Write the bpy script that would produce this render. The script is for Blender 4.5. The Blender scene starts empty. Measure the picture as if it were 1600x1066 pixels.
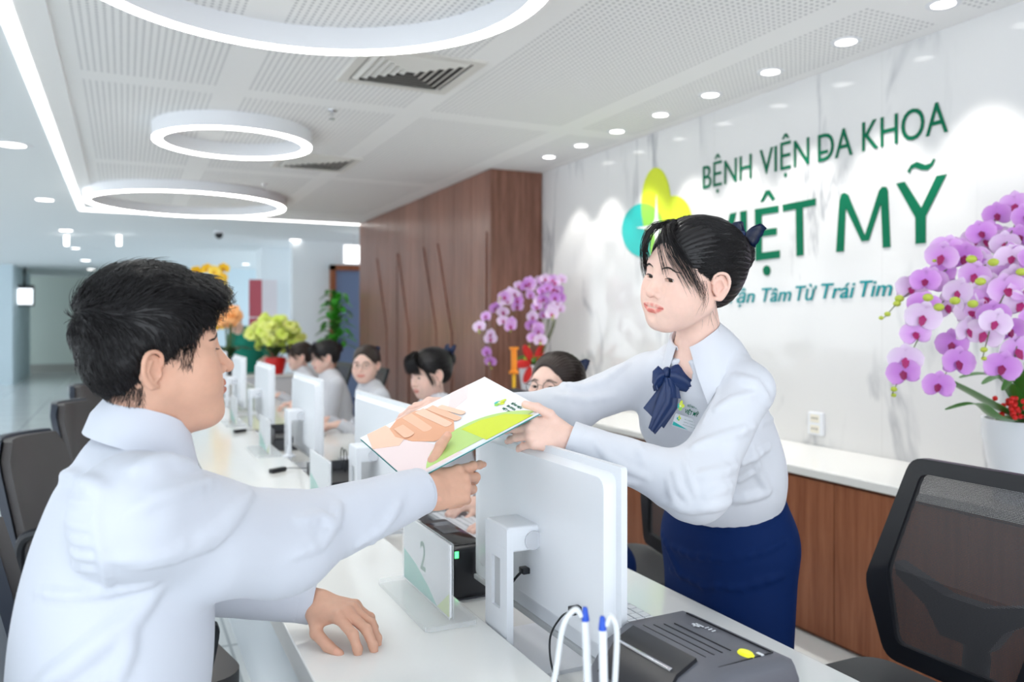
import bpy, bmesh, math, random
import numpy as np
from mathutils import Vector, Matrix, Euler
PI = math.pi
random.seed(7); np.random.seed(7)
SC = bpy.context.scene
COL = SC.collection
# ---------------------------------------------------------------- camera
F = 1270.0; HOR = 504.0; CZ = 1.36; YAW = math.atan(605.0 / F)
SN, CS = math.sin(YAW), math.cos(YAW)
cam = bpy.data.cameras.new('camera'); co = bpy.data.objects.new('camera', cam); COL.objects.link(co)
cam.sensor_width = 36; cam.lens = 36 * F / 1600.0
cam.shift_y = (HOR - 533.0) / 1600.0
co.location = (0, 0, CZ); co.rotation_euler = (PI / 2, 0, -YAW)
cam.clip_start = 0.05; cam.clip_end = 200
cam.dof.use_dof = True; cam.dof.focus_distance = 1.55; cam.dof.aperture_fstop = 3.2
SC.camera = co
# ---------------------------------------------------------------- world, exposure
w = bpy.data.worlds.new('daylight'); SC.world = w; w.use_nodes = True
bg = w.node_tree.nodes['Background']
bg.inputs[0].default_value = (0.86, 0.93, 1.0, 1); bg.inputs[1].default_value = 2.15
vs = SC.view_settings
vs.view_transform = 'Standard'; vs.look = 'None'; vs.exposure = 0.58; vs.gamma = 1.0; vs.use_curve_mapping = False

def area_lamp(name, loc, size, power, col=(1, 1, 1), rot=(0, 0, 0), sy=None):
    l = bpy.data.lights.new(name, 'AREA'); l.energy = power; l.color = col; l.size = size
    if sy: l.shape = 'RECTANGLE'; l.size_y = sy
    o = bpy.data.objects.new(name, l); COL.objects.link(o); o.location = loc; o.rotation_euler = rot
    return o
# ---------------------------------------------------------------- view helpers (pixel of the 1600x1066 photo -> place in the room)
def P(px, py, d):
    r = (px - 800) / F * d; u = (HOR - py) / F * d
    return Vector((r * CS + d * SN, -r * SN + d * CS, CZ + u))
def G(px, py, z):                       # on a horizontal plane
    return P(px, py, (CZ - z) * F / (py - HOR))
def onX(px, py, X):                     # on the plane x = X
    u = (px - 800) / F
    return P(px, py, X / (u * CS + SN))
def V(*a): return Vector(a)
# ---------------------------------------------------------------- materials
MATS = {}
def S(hexs):                            # sRGB -> linear
    c = [int(hexs[i:i + 2], 16) / 255 for i in (0, 2, 4)]
    return tuple((x / 12.92 if x <= .04045 else ((x + .055) / 1.055) ** 2.4) for x in c) + (1,)
def mat(name, col, rough=.5, metal=0, spec=.5, emit=None, es=0, alpha=1, trans=0, sub=0, coat=0, sheen=0, ior=1.45):
    if name in MATS: return MATS[name]
    m = bpy.data.materials.new(name); m.use_nodes = True
    b = m.node_tree.nodes['Principled BSDF']
    if isinstance(col, str): col = S(col)
    b.inputs['Base Color'].default_value = col; b.inputs['Roughness'].default_value = rough
    b.inputs['Metallic'].default_value = metal; b.inputs['Specular IOR Level'].default_value = spec
    b.inputs['IOR'].default_value = ior
    if emit is not None:
        b.inputs['Emission Color'].default_value = S(emit) if isinstance(emit, str) else emit; b.inputs['Emission Strength'].default_value = es
    b.inputs['Alpha'].default_value = alpha; b.inputs['Transmission Weight'].default_value = trans
    if sub: b.inputs['Subsurface Weight'].default_value = sub; b.inputs['Subsurface Radius'].default_value = (.6, .25, .15); b.inputs['Subsurface Scale'].default_value = .012
    b.inputs['Coat Weight'].default_value = coat; b.inputs['Sheen Weight'].default_value = sheen
    MATS[name] = m; return m
class NT:
    def __init__(s, m): s.m = m; s.t = m.node_tree; s.b = s.t.nodes['Principled BSDF']
    def n(s, typ, **kw):
        q = s.t.nodes.new(typ)
        for k, v in kw.items():
            if k.startswith('i_'): q.inputs[k[2:].replace('_', ' ')].default_value = v
            else: setattr(q, k, v)
        return q
    def l(s, a, b): s.t.links.new(a, b)
    def math(s, op, a, b=None, c=None):
        q = s.t.nodes.new('ShaderNodeMath'); q.operation = op
        for i, v in enumerate((a, b, c)):
            if v is None: continue
            if isinstance(v, (int, float)): q.inputs[i].default_value = v
            else: s.l(v, q.inputs[i])
        return q.outputs[0]
    def mix(s, fac, a, b):
        q = s.t.nodes.new('ShaderNodeMix'); q.data_type = 'RGBA'
        for idx, v in ((0, fac), (6, a), (7, b)):
            if isinstance(v, (int, float)): q.inputs[idx].default_value = v
            elif isinstance(v, tuple): q.inputs[idx].default_value = v
            else: s.l(v, q.inputs[idx])
        return q.outputs[2]
    def coord(s, kind='Object', scale=None):
        c = s.n('ShaderNodeTexCoord').outputs[kind]
        if scale is not None:
            mp = s.n('ShaderNodeMapping'); mp.inputs['Scale'].default_value = scale; s.l(c, mp.inputs[0]); return mp.outputs[0]
        return c
    def noise(s, vec, scale=5, detail=3, rough=.5, dist=0):
        q = s.n('ShaderNodeTexNoise'); q.inputs['Scale'].default_value = scale; q.inputs['Detail'].default_value = detail
        q.inputs['Roughness'].default_value = rough; q.inputs['Distortion'].default_value = dist
        if vec is not None: s.l(vec, q.inputs['Vector'])
        return q
    def bump(s, h, strength=.2, dist=.01):
        q = s.n('ShaderNodeBump'); q.inputs['Strength'].default_value = strength; q.inputs['Distance'].default_value = dist
        s.l(h, q.inputs['Height']); s.l(q.outputs[0], s.b.inputs['Normal']); return q
# ---------------------------------------------------------------- objects
def tag(o, label=None, cat=None, group=None, kind=None):
    if label: o['label'] = label
    if cat: o['category'] = cat
    if group: o['group'] = group
    if kind: o['kind'] = kind
    return o
def thing(name, label, cat, loc=(0, 0, 0), rz=0, group=None):
    o = bpy.data.objects.new(name, None); COL.objects.link(o); o.empty_display_size = .1
    o.location = loc; o.rotation_euler = (0, 0, rz)
    return tag(o, label, cat, group)
WORLD = [False]
def link(name, me, m=None, parent=None, smooth=None, world=False):
    world = world or WORLD[0]
    if m is not None:
        me.materials.clear()
        for q in (m if isinstance(m, (list, tuple)) else [m]): me.materials.append(q)
    o = bpy.data.objects.new(name, me); COL.objects.link(o)
    if parent is not None:
        o.parent = parent
        if world:
            o.matrix_parent_inverse = Matrix.LocRotScale(parent.location, parent.rotation_euler, None).inverted()
    if smooth == 'auto' or smooth is None:
        try: me.shade_auto_smooth if False else None
        except Exception: pass
    return o
def finish(bm, name, m, parent=None, smooth=False, ang=40, world=False):
    bmesh.ops.recalc_face_normals(bm, faces=bm.faces[:])
    me = bpy.data.meshes.new(name)
    if smooth:
        for f in bm.faces: f.smooth = True
        lim = math.radians(ang)
        for e in bm.edges:
            if len(e.link_faces) == 2:
                e.smooth = e.calc_face_angle(0) < lim
    bm.to_mesh(me); bm.free()
    return link(name, me, m, parent, world=world)
def bx(bm, x0, x1, y0, y1, z0, z1, bev=0, M=None, mi=0, seg=2):
    c = [(x, y, z) for x in (x0, x1) for y in (y0, y1) for z in (z0, z1)]
    vs_ = [bm.verts.new(Vector(p) if M is None else M @ Vector(p)) for p in c]
    fs = []
    for q in ((0, 1, 3, 2), (4, 6, 7, 5), (0, 4, 5, 1), (2, 3, 7, 6), (0, 2, 6, 4), (1, 5, 7, 3)):
        f = bm.faces.new([vs_[i] for i in q]); f.material_index = mi; fs.append(f)
    if bev > 0:
        es = set(e for f in fs for e in f.edges)
        r = bmesh.ops.bevel(bm, geom=list(es), offset=bev, segments=seg, profile=.5, affect='EDGES', clamp_overlap=True)
        for f in r['faces']: f.material_index = mi
    return vs_
def frame(d):
    d = Vector(d).normalized(); a = Vector((0, 0, 1)) if abs(d.z) < .9 else Vector((1, 0, 0))
    x = d.cross(a).normalized(); return x, x.cross(d).normalized()
def tube(bm, pts, r, n=10, cap=True, mi=0, flat=None):
    pts = [Vector(p) for p in pts]; rings = []; N = len(pts)
    rr = r if isinstance(r, (list, tuple)) else [r] * N
    x = None
    for i, p in enumerate(pts):
        d = (pts[min(i + 1, N - 1)] - pts[max(i - 1, 0)])
        if d.length < 1e-9: d = Vector((0, 0, 1))
        d.normalize()
        if x is None: x, y = frame(d)
        else:
            x = (x - d * x.dot(d)); x = x.normalized() if x.length > 1e-6 else frame(d)[0]
            y = d.cross(x).normalized()
        rings.append([bm.verts.new(p + x * math.cos(2 * PI * k / n) * rr[i] + y * math.sin(2 * PI * k / n) * rr[i] * (flat or 1)) for k in range(n)])
    for a, b in zip(rings, rings[1:]):
        for k in range(n):
            f = bm.faces.new((a[k], a[(k + 1) % n], b[(k + 1) % n], b[k])); f.material_index = mi
    if cap:
        for q in (rings[0][::-1], rings[-1]):
            f = bm.faces.new(q); f.material_index = mi
    return rings
def lathe(bm, prof, n=32, c=(0, 0, 0), M=None, mi=0):
    closed = prof[0] == prof[-1]
    rings = []; c = Vector(c)
    for (r, z) in prof:
        ring = []
        for k in range(n):
            v = Vector((math.cos(2 * PI * k / n) * r, math.sin(2 * PI * k / n) * r, z))
            ring.append(bm.verts.new(c + (M @ v if M is not None else v)))
        rings.append(ring)
    for a, b in zip(rings, rings[1:]):
        for k in range(n):
            f = bm.faces.new((a[k], a[(k + 1) % n], b[(k + 1) % n], b[k])); f.material_index = mi
    if closed: bmesh.ops.remove_doubles(bm, verts=rings[0] + rings[-1], dist=1e-6); return
    for q in (rings[0][::-1], rings[-1]):
        try: f = bm.faces.new(q); f.material_index = mi
        except ValueError: pass
def prism(bm, pts, h0, h1, M=None, mi=0):
    """polygon (2-D points) extruded along local z"""
    T = (lambda v: M @ v) if M is not None else (lambda v: v)
    a = [bm.verts.new(T(Vector((p[0], p[1], h0)))) for p in pts]
    b = [bm.verts.new(T(Vector((p[0], p[1], h1)))) for p in pts]
    for q in (a[::-1], b):
        f = bm.faces.new(q); f.material_index = mi
    n = len(pts)
    for i in range(n):
        f = bm.faces.new((a[i], a[(i + 1) % n], b[(i + 1) % n], b[i])); f.material_index = mi
def rrect(x0, x1, y0, y1, r, n=5):
    out = []
    for (cx, cy, a0) in ((x1 - r, y1 - r, 0), (x0 + r, y1 - r, 90), (x0 + r, y0 + r, 180), (x1 - r, y0 + r, 270)):
        for k in range(n + 1):
            a = math.radians(a0 + 90 * k / n); out.append((cx + r * math.cos(a), cy + r * math.sin(a)))
    return out
def bez(p, n=12):
    """Catmull-Rom through points"""
    p = [Vector(q) for q in p]; out = []
    for i in range(len(p) - 1):
        a = p[max(i - 1, 0)]; b = p[i]; c = p[i + 1]; d = p[min(i + 2, len(p) - 1)]
        for k in range(n):
            t = k / n
            out.append(.5 * ((2 * b) + (c - a) * t + (2 * a - 5 * b + 4 * c - d) * t * t + (3 * b - 3 * c + d - a) * t ** 3))
    out.append(p[-1]); return out
def copy_tree(o, loc=None, rz=None, label=None, group=None):
    def cp(a, par):
        c = a.copy(); COL.objects.link(c); c.parent = par
        if par is not None: c.matrix_parent_inverse = a.matrix_parent_inverse.copy()
        for ch in list(a.children): cp(ch, c)
        return c
    r = cp(o, None)
    if loc is not None: r.location = loc
    if rz is not None: r.rotation_euler = (0, 0, rz)
    if label: r['label'] = label
    if group: r['group'] = group
    return r
FONT_CACHE = {}
def text_mesh(s, bold=0.0, shear=0.0, ext=.0, spacing=1.0):
    cu = bpy.data.curves.new('lettering', 'FONT'); cu.body = s; cu.size = 1; cu.extrude = ext; cu.offset = bold; cu.shear = shear
    cu.space_character = spacing; cu.resolution_u = 4
    o = bpy.data.objects.new('tmp', cu); COL.objects.link(o)
    dg = bpy.context.evaluated_depsgraph_get(); dg.update()
    me = bpy.data.meshes.new_from_object(o.evaluated_get(dg))
    bpy.data.objects.remove(o); bpy.data.curves.remove(cu)
    return me
def text_on(name, s, M, width, cap, m, parent, bold=0, shear=0, depth=.002, world=True, spacing=1.0, capchars=None):
    """text scaled to width x cap height, laid in local XY of M, origin = left end of baseline"""
    me = text_mesh(s, bold, shear, .001, spacing)
    ref = text_mesh('H', bold, 0, 0)
    capz = max(v.co.y for v in ref.vertices); bpy.data.meshes.remove(ref)
    xs = [v.co.x for v in me.vertices]; x0, x1 = min(xs), max(xs)
    zs = max(abs(v.co.z) for v in me.vertices) or 1
    for v in me.vertices:
        v.co = M @ Vector(((v.co.x - x0) / (x1 - x0) * width, v.co.y / capz * cap, v.co.z / zs * depth))
    return link(name, me, m, parent, world=world)
def basis(o, x, y):
    x = Vector(x).normalized(); y = Vector(y); y = (y - x * y.dot(x)).normalized(); z = x.cross(y)
    M = Matrix(((x.x, y.x, z.x, o[0]), (x.y, y.y, z.y, o[1]), (x.z, y.z, z.z, o[2]), (0, 0, 0, 1))); return M
# ================================================================= THE ROOM
CEIL = CZ + 1.27; XW = 3.2; XB = 2.66; ZB = .73; ZC = .75; ZD = .69
XO, XI, XD = .29, .663, 1.24
# ---- materials of the shell
def make_ceiling_mat():
    m = mat('perforated_gypsum', (.90, .90, .90, 1), .8, spec=.1); t = NT(m)
    c = t.coord('Object'); sp = t.n('ShaderNodeSeparateXYZ'); t.l(c, sp.inputs[0])
    X, Y = sp.outputs[0], sp.outputs[1]
    def hole(v, pitch):
        return t.math('POWER', t.math('SUBTRACT', t.math('FRACT', t.math('DIVIDE', v, pitch)), .5), 2)
    d = t.math('SQRT', t.math('ADD', hole(X, .03), hole(Y, .03)))
    h = t.math('LESS_THAN', d, .24)
    def band(v, pitch, off, w_):
        f = t.math('FRACT', t.math('DIVIDE', t.math('ADD', v, off), pitch))
        return t.math('GREATER_THAN', t.math('ABSOLUTE', t.math('SUBTRACT', f, .5)), .5 - w_)
    # plain strips between the perforated fields
    plain = t.math('MAXIMUM', band(X, 1.05, 1.05 - .52, .075), band(Y, 2.45, .2, .035))
    field = t.math('MULTIPLY', t.math('GREATER_THAN', X, -.20), t.math('LESS_THAN', X, 3.13))
    field = t.math('MULTIPLY', field, t.math('LESS_THAN', Y, 9.7))
    f = t.math('MULTIPLY', t.math('MULTIPLY', h, field), t.math('SUBTRACT', 1, plain))
    t.l(t.mix(f, (.90, .895, .89, 1), (.52, .52, .53, 1)), t.b.inputs['Base Color'])
    t.bump(t.math('SUBTRACT', 1, f), .3, .004)
    return m
def make_marble():
    m = mat('white_marble', (.86, .86, .86, 1), .09, spec=.45); t = NT(m)
    c = t.coord('Object')
    mp = t.n('ShaderNodeMapping'); mp.inputs['Rotation'].default_value = (math.radians(28), 0, 0); mp.inputs['Scale'].default_value = (1, 1.5, .42); t.l(c, mp.inputs[0])
    n1 = t.noise(mp.outputs[0], 1.1, 5, .55, .5)
    v = t.math('ABSOLUTE', t.math('SUBTRACT', n1.outputs[0], .5))
    r = t.n('ShaderNodeValToRGB'); t.l(v, r.inputs[0]); r.color_ramp.elements[0].position = 0; r.color_ramp.elements[0].color = (1, 1, 1, 1)
    r.color_ramp.elements[1].position = .032; r.color_ramp.elements[1].color = (0, 0, 0, 1)
    n2 = t.noise(mp.outputs[0], 1.7, 2, .5)
    k = t.n('ShaderNodeMapRange'); t.l(n2.outputs[0], k.inputs[0]); k.inputs[1].default_value = .38; k.inputs[2].default_value = .56
    vein = t.math('MULTIPLY', r.outputs[0], k.outputs[0])
    n3 = t.noise(mp.outputs[0], .9, 3, .6, .3)
    k3 = t.n('ShaderNodeMapRange'); t.l(n3.outputs[0], k3.inputs[0]); k3.inputs[1].default_value = .5; k3.inputs[2].default_value = .8; k3.inputs[4].default_value = .35
    c0 = t.mix(k3.outputs[0], (.745, .74, .735, 1), (.62, .62, .63, 1))
    # panel joints
    sp = t.n('ShaderNodeSeparateXYZ'); t.l(c, sp.inputs[0])
    j = t.math('LESS_THAN', t.math('ABSOLUTE', t.math('SUBTRACT', t.math('FRACT', t.math('DIVIDE', t.math('ADD', sp.outputs[1], .31), 1.2)), .5)), .0016)
    c1 = t.mix(t.math('MULTIPLY', vein, .8), c0, (.34, .35, .38, 1))
    t.l(t.mix(t.math('MULTIPLY', j, .35), c1, (.55, .54, .52, 1)), t.b.inputs['Base Color'])
    return m
def make_wood(name, c1, c2, axis=2, rough=.38, plank=None, pax=1):
    m = mat(name, c1, rough, spec=.35); t = NT(m)
    sc = [14, 14, 14]; sc[axis] = .8
    c = t.coord('Object', tuple(sc))
    n = t.noise(c, 2.2, 6, .6, .4)
    n2 = t.noise(c, 9, 3, .6)
    f = t.math('ADD', t.math('MULTIPLY', n.outputs[0], .75), t.math('MULTIPLY', n2.outputs[0], .25))
    r = t.n('ShaderNodeMapRange'); t.l(f, r.inputs[0]); r.inputs[1].default_value = .36; r.inputs[2].default_value = .64
    col = t.mix(r.outputs[0], S(c1), S(c2))
    if plank:
        sp = t.n('ShaderNodeSeparateXYZ'); t.l(t.coord('Object'), sp.inputs[0])
        q = t.math('DIVIDE', sp.outputs[pax], plank)
        wn = t.n('ShaderNodeTexWhiteNoise'); wn.noise_dimensions = '1D'; t.l(t.math('FLOOR', q), wn.inputs['W'])
        hs = t.n('ShaderNodeHueSaturation'); t.l(t.math('ADD', .86, t.math('MULTIPLY', wn.outputs[0], .26)), hs.inputs['Value']); t.l(col, hs.inputs['Color']); col = hs.outputs[0]
    t.l(col, t.b.inputs['Base Color']); t.bump(n2.outputs[0], .06, .002)
    return m
def make_floor():
    m = mat('polished_floor_tile', (.72, .75, .75, 1), .12, spec=.5); t = NT(m)
    c = t.coord('Object'); sp = t.n('ShaderNodeSeparateXYZ'); t.l(c, sp.inputs[0])
    def jt(v, p, w_): return t.math('LESS_THAN', t.math('ABSOLUTE', t.math('SUBTRACT', t.math('FRACT', t.math('DIVIDE', v, p)), .5)), w_)
    j = t.math('MAXIMUM', jt(sp.outputs[0], .8, .008), jt(sp.outputs[1], .8, .012))
    n = t.noise(c, .5, 4, .6, .6)
    a = t.mix(n.outputs[0], (.76, .80, .79, 1), (.87, .88, .87, 1))
    t.l(t.mix(j, a, (.46, .49, .50, 1)), t.b.inputs['Base Color'])
    return m
M_CEIL = make_ceiling_mat(); M_MAR = make_marble()
M_WOODP = make_wood('walnut_wall_panel', '6e4a3c', '93695a', 2, .28, .42, 1)
M_WOODC = make_wood('walnut_cabinet', '804a32', 'a2684a', 2, .4)
M_FLOOR = make_floor()
M_LOBCEIL = mat('painted_ceiling', (.82, .86, .88, 1), .7, spec=.1)
M_WALLB = mat('pale_blue_wall_paint', (.62, .74, .80, 1), .6)
M_WALLG = mat('pale_green_wall_paint', (.80, .88, .82, 1), .6)
M_WHITE = mat('white_solid_surface', (.86, .86, .84, 1), .12, spec=.5)
M_WPL = mat('white_plastic', (.78, .80, .84, 1), .35)
M_LED = mat('led_diffuser', (1, 1, 1, 1), .5, emit=(1, .98, .93, 1), es=15)
M_DL = mat('downlight_lens', (1, 1, 1, 1), .5, emit=(1, .98, .94, 1), es=4)
M_LINE = mat('led_line_diffuser', (1, 1, 1, 1), .5, emit=(1, .99, .95, 1), es=2.6)
M_WMET = mat('white_painted_metal', (.80, .81, .84, 1), .45)
M_BLK = mat('black_plastic', (.010, .011, .015, 1), .38)
M_DGR = mat('dark_grey_plastic', (.055, .058, .068, 1), .42)
M_CHR = mat('brushed_chrome', (.6, .6, .62, 1), .25, metal=1)
M_HOLE = mat('shadow_black', (.02, .02, .02, 1), .9)

def struct(name, boxes, m, bev=0):
    bm = bmesh.new()
    for b in boxes: bx(bm, *b, bev)
    return tag(finish(bm, name, m), kind='structure')
struct('floor', [(-9, 6.5, -4, 27, -.1, 0)], M_FLOOR)
# the dropped ceiling over reception with its border, and the lobby ceiling around
struct('ceiling', [(-.28, XW + .05, -3, 9.95, CEIL, CEIL + .12), (-.40, -.28, -3, 10.06, CEIL - .012, CEIL + .12), (-.28, XW + .05, 9.95, 10.22, CEIL - .012, CEIL + .12)], M_CEIL)
struct('ceiling_lobby', [(-9, -.47, -4, 27, CEIL - .012, CEIL + .12), (-.47, 6.5, 10.32, 27, CEIL - .012, CEIL + .12)], M_LOBCEIL)
struct('trim_1', [(-.47, -.40, -3, 10.32, CEIL + .02, CEIL + .1), (-.40, XB + .1, 10.22, 10.32, CEIL + .02, CEIL + .1)], M_LOBCEIL)
struct('wall_right', [(XW, XW + .15, -3, 6.13, 0, CEIL)], M_MAR)
# wood clad block at the end of the marble
def wood_wall():
    bm = bmesh.new()
    bx(bm, 2.74, 6.4, 6.14, 10.27, 0, CEIL)
    # planks with thin grooves and slanted facets on the long face
    n = 10; y0, y1 = 6.13, 10.27; wd = (y1 - y0) / n
    for i in range(n):
        a = y0 + i * wd + .0025; b = y0 + (i + 1) * wd - .0025
        bx(bm, 2.722, 2.741, a, b, .0, CEIL - .002)
    for i in range(3):
        a = 2.725 + i * .158; bx(bm, a, a + .156, 6.118, 6.141, 0, CEIL - .002)
    # raised slanted facets
    for (ya, yb, sgn) in ((6.2, 6.54, 1), (7.0, 7.37, -1), (7.4, 7.78, -1), (8.25, 8.62, -1), (8.65, 9.0, 1), (9.05, 9.45, -1)):
        zt = 2.12
        q = [(ya, .2), (yb, .2), (yb, zt - (.85 if sgn > 0 else 0)), (ya, zt - (0 if sgn > 0 else .85))]
        if sgn < 0: q = [(ya, .2), (yb, .2), (yb, zt - .0), (ya, zt - .85)]
        prism(bm, q, 0, .012, Matrix(((0, 0, -1, 2.7225), (1, 0, 0, 0), (0, 1, 0, 0), (0, 0, 0, 1))))
    return tag(finish(bm, 'wall_panelled', M_WOODP), kind='structure')
wood_wall()
# far end of the lobby
struct('wall_back', [(0.0, 6.5, 20, 20.2, 0, CEIL)], M_WALLB)
struct('wall_far_left', [(-9, 0.0, 25.5, 25.7, 0, CEIL), (-.1, 0, 20, 25.5, 0, CEIL)], M_WALLG)
struct('baseboard_back', [(-9, -.1, 25.44, 25.5, 0, .22), (0, 6.5, 19.97, 20, 0, .12)], mat('stone_base', (.45, .45, .42, 1), .4))
tag(finish((lambda bm: (bx(bm, -3.4, -2.2, 20.6, 24.2, 0, CEIL - .01), bm)[1])(bmesh.new()), 'wall_column', M_WALLB), kind='structure')
struct('wall_white_pier', [(2.05, 2.7, 14.0, 14.6, 0, CEIL - .01), (2.3, 6.4, 12.6, 12.75, 0, CEIL - .01)], mat('white_wall_paint', (.82, .87, .90, 1), .6))
# ---- ceiling lights
def ring_light(px, h, lat, dep, R, label):
    c = P(800 + lat / dep * F, HOR, dep); z = CZ + h
    o = thing('ring_light', label, 'ceiling light', (c.x, c.y, z), 0, 'LED ring lights on the perforated ceiling')
    H = CEIL - z; wd = .062; n = 96
    bm = bmesh.new()
    lathe(bm, [(R - wd, .004), (R - wd, H), (R, H), (R, .004), (R - wd, .004)], n)
    finish(bm, 'housing', M_WMET, o, True, 60)
    bm = bmesh.new(); lathe(bm, [(R - wd + .003, .0), (R - wd + .003, .0038), (R - .003, .0038), (R - .003, .0), (R - wd + .003, .0)], n)
    finish(bm, 'diffuser', M_LED, o, True, 60)
    return o
hh = 1.17
ring_light(0, hh, -.58 * hh, 2.325 * hh, .72 * hh, 'largest glowing LED ring, nearest one, cropped by the top of the picture')
ring_light(0, hh, -.342 * 4.57 * hh, 4.57 * hh, .425 * hh, 'smallest glowing LED ring on the ceiling, in the middle of the row')
ring_light(0, hh, -.398 * 6.95 * hh, 6.95 * hh, .80 * hh, 'wide glowing LED ring farthest away, just before the far line of light')
bm = bmesh.new()
bx(bm, -.455, -.415, -2.5, 10.29, CEIL - .02, CEIL + .0); bx(bm, -.415, 2.73, 10.25, 10.29, CEIL - .02, CEIL + .0)
o = finish(bm, 'linear_light', M_LINE); tag(o, 'long thin white LED line running along the ceiling edge and turning the corner', 'ceiling light')
def downlight(px, py, r, label, group, lamp=None, z=CEIL):
    g = P(px, py, (z - CZ) * F / (HOR - py))
    o = thing('downlight', label, 'ceiling light', (g.x, g.y, z), 0, group)
    bm = bmesh.new(); lathe(bm, [(r * .8, -.001), (r * .8, -.004), (r * 1.18, -.004), (r * 1.22, 0)], 28)
    finish(bm, 'trim_ring', M_WMET, o, True)
    bm = bmesh.new(); lathe(bm, [(0.001, -.0045), (r * .82, -.0045), (r * .82, -.0015), (.001, -.0015)], 28)
    finish(bm, 'lens', M_DL, o)
    if lamp:
        l = bpy.data.lights.new('lamp', 'SPOT'); l.energy = lamp; l.spot_size = math.radians(74); l.spot_blend = .35; l.shadow_soft_size = .03; l.color = (1, .97, .92)
        lo = bpy.data.objects.new('lamp', l); COL.objects.link(lo); lo.parent = o; lo.location = (0, 0, -.02)
    return o
WD = [(858, 245), (908, 227), (964, 205), (1032, 179), (1110, 148), (1204, 112), (1322, 65), (1474, 6)]
WDL = ['round downlight above the walnut cladding corner, farthest of the wall row', 'small round downlight second from the walnut block', 'round downlight over the left edge of the logo', 'round downlight right above the green and teal logo',
 'round downlight above the start of the hospital name', 'round downlight above the middle of the hospital name', 'round downlight above the word KHOA', 'nearest round downlight of the wall row, at the top edge of the picture']
for (a, b), L in zip(WD, WDL): downlight(a, b, .055, L, 'downlights along the marble wall', 16)
g = P(1600, -44, 1.27 * F / 548); 
FD = [(18, 226, .11, 'large glowing oval downlight at the left edge of the picture'), (70, 312, .10, 'bright lobby downlight second in the left row'), (103, 360, .10, 'lobby downlight just left of the line-light corner'),
      (461, 375, .10, 'lobby downlight nearest the walnut block'), (417, 397, .09, 'lobby downlight in the middle of the three far right ones'), (384, 413, .09, 'small lobby downlight farthest back beyond the rings'),
      (134, 407, .11, 'tiny lobby downlight above the man\'s hair, front of two'), (142, 421, .11, 'tiny lobby downlight above the man\'s hair, farther of two'), (118, 388, .08, 'tiny lobby downlight beside the hanging tube')]
for (a, b, r, L) in FD: downlight(a, b, r, L, 'downlights in the lobby ceiling', None, CEIL - .012)
# general lobby lighting behind and beside the camera, real ceiling panels of light
# ---- air diffusers
def diffuser(px, py, s, label, rz=0):
    g = P(px, py, 1.27 * F / (HOR - py))
    o = thing('air_diffuser', label, 'ceiling vent', (g.x, g.y, CEIL), rz, 'square air diffusers in the ceiling')
    bm = bmesh.new()
    def sq(r0, z0, r1, z1):
        a = [bm.verts.new((x * r0, y * r0, z0)) for x, y in ((-1, -1), (1, -1), (1, 1), (-1, 1))]
        b = [bm.verts.new((x * r1, y * r1, z1)) for x, y in ((-1, -1), (1, -1), (1, 1), (-1, 1))]
        for k in range(4): bm.faces.new((a[k], a[(k + 1) % 4], b[(k + 1) % 4], b[k]))
    sq(s, 0, s, -.012); sq(s, -.012, s * .84, -.012); sq(s * .84, -.012, s * .84, 0)
    finish(bm, 'frame', mat('cream_painted_metal', (.74, .72, .68, 1), .5), o)
    bm = bmesh.new()
    k = .80
    while k > .12:
        sq(s * k, -.004, s * (k - .085), -.018); sq(s * (k - .085), -.018, s * (k - .095), -.018); k -= .125
    f = finish(bm, 'louvre', mat('cream_painted_metal', (.74, .72, .68, 1), .5), o)
    bm = bmesh.new(); bx(bm, -s * .83, s * .83, -s * .83, s * .83, -.0035, -.0015)
    finish(bm, 'backing', mat('duct_dark', (.10, .09, .09, 1), .9), o)
    return o
diffuser(640, 110, .30, 'large square louvred air vent beside the biggest ring light', 0)
diffuser(493, 253, .30, 'square air vent behind the smallest ring light')
# sprinklers and dome camera
def sprinkler(px, py, label):
    g = P(px, py, 1.27 * F / (HOR - py))
    o = thing('sprinkler', label, 'sprinkler', (g.x, g.y, CEIL), 0, 'fire sprinklers on the ceiling')
    bm = bmesh.new(); lathe(bm, [(.001, 0), (.03, 0), (.028, -.006), (.008, -.008), (.007, -.03), (.001, -.03)], 20); finish(bm, 'body', M_CHR, o, True)
    bm = bmesh.new(); tube(bm, [(.008, 0, -.028), (.014, 0, -.04), (.004, 0, -.052)], .002, 6); tube(bm, [(-.008, 0, -.028), (-.014, 0, -.04), (-.004, 0, -.052)], .002, 6)
    lathe(bm, [(.001, -.052), (.018, -.052), (.018, -.0545), (.001, -.0545)], 16); finish(bm, 'deflector', M_CHR, o, True)
    return o
s1 = sprinkler(519, 172, 'small dark sprinkler head below the big vent')
sprinkler(413, 288, 'small sprinkler head above the far LED ring')
g = P(342, 366, 1.25 * F / (HOR - 362))
o = thing('dome_camera', 'little dark dome camera hanging from the lobby ceiling beyond the rings', 'camera', (g.x, g.y, CEIL - .012))
bm = bmesh.new(); lathe(bm, [(.001, 0), (.07, 0), (.065, -.03), (.001, -.032)], 20); finish(bm, 'mount', M_WPL, o, True)
bm = bmesh.new(); lathe(bm, [(.055, -.03), (.055, -.06), (.04, -.09), (.015, -.105), (.001, -.107)], 20); finish(bm, 'dome', M_BLK, o, True)
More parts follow.
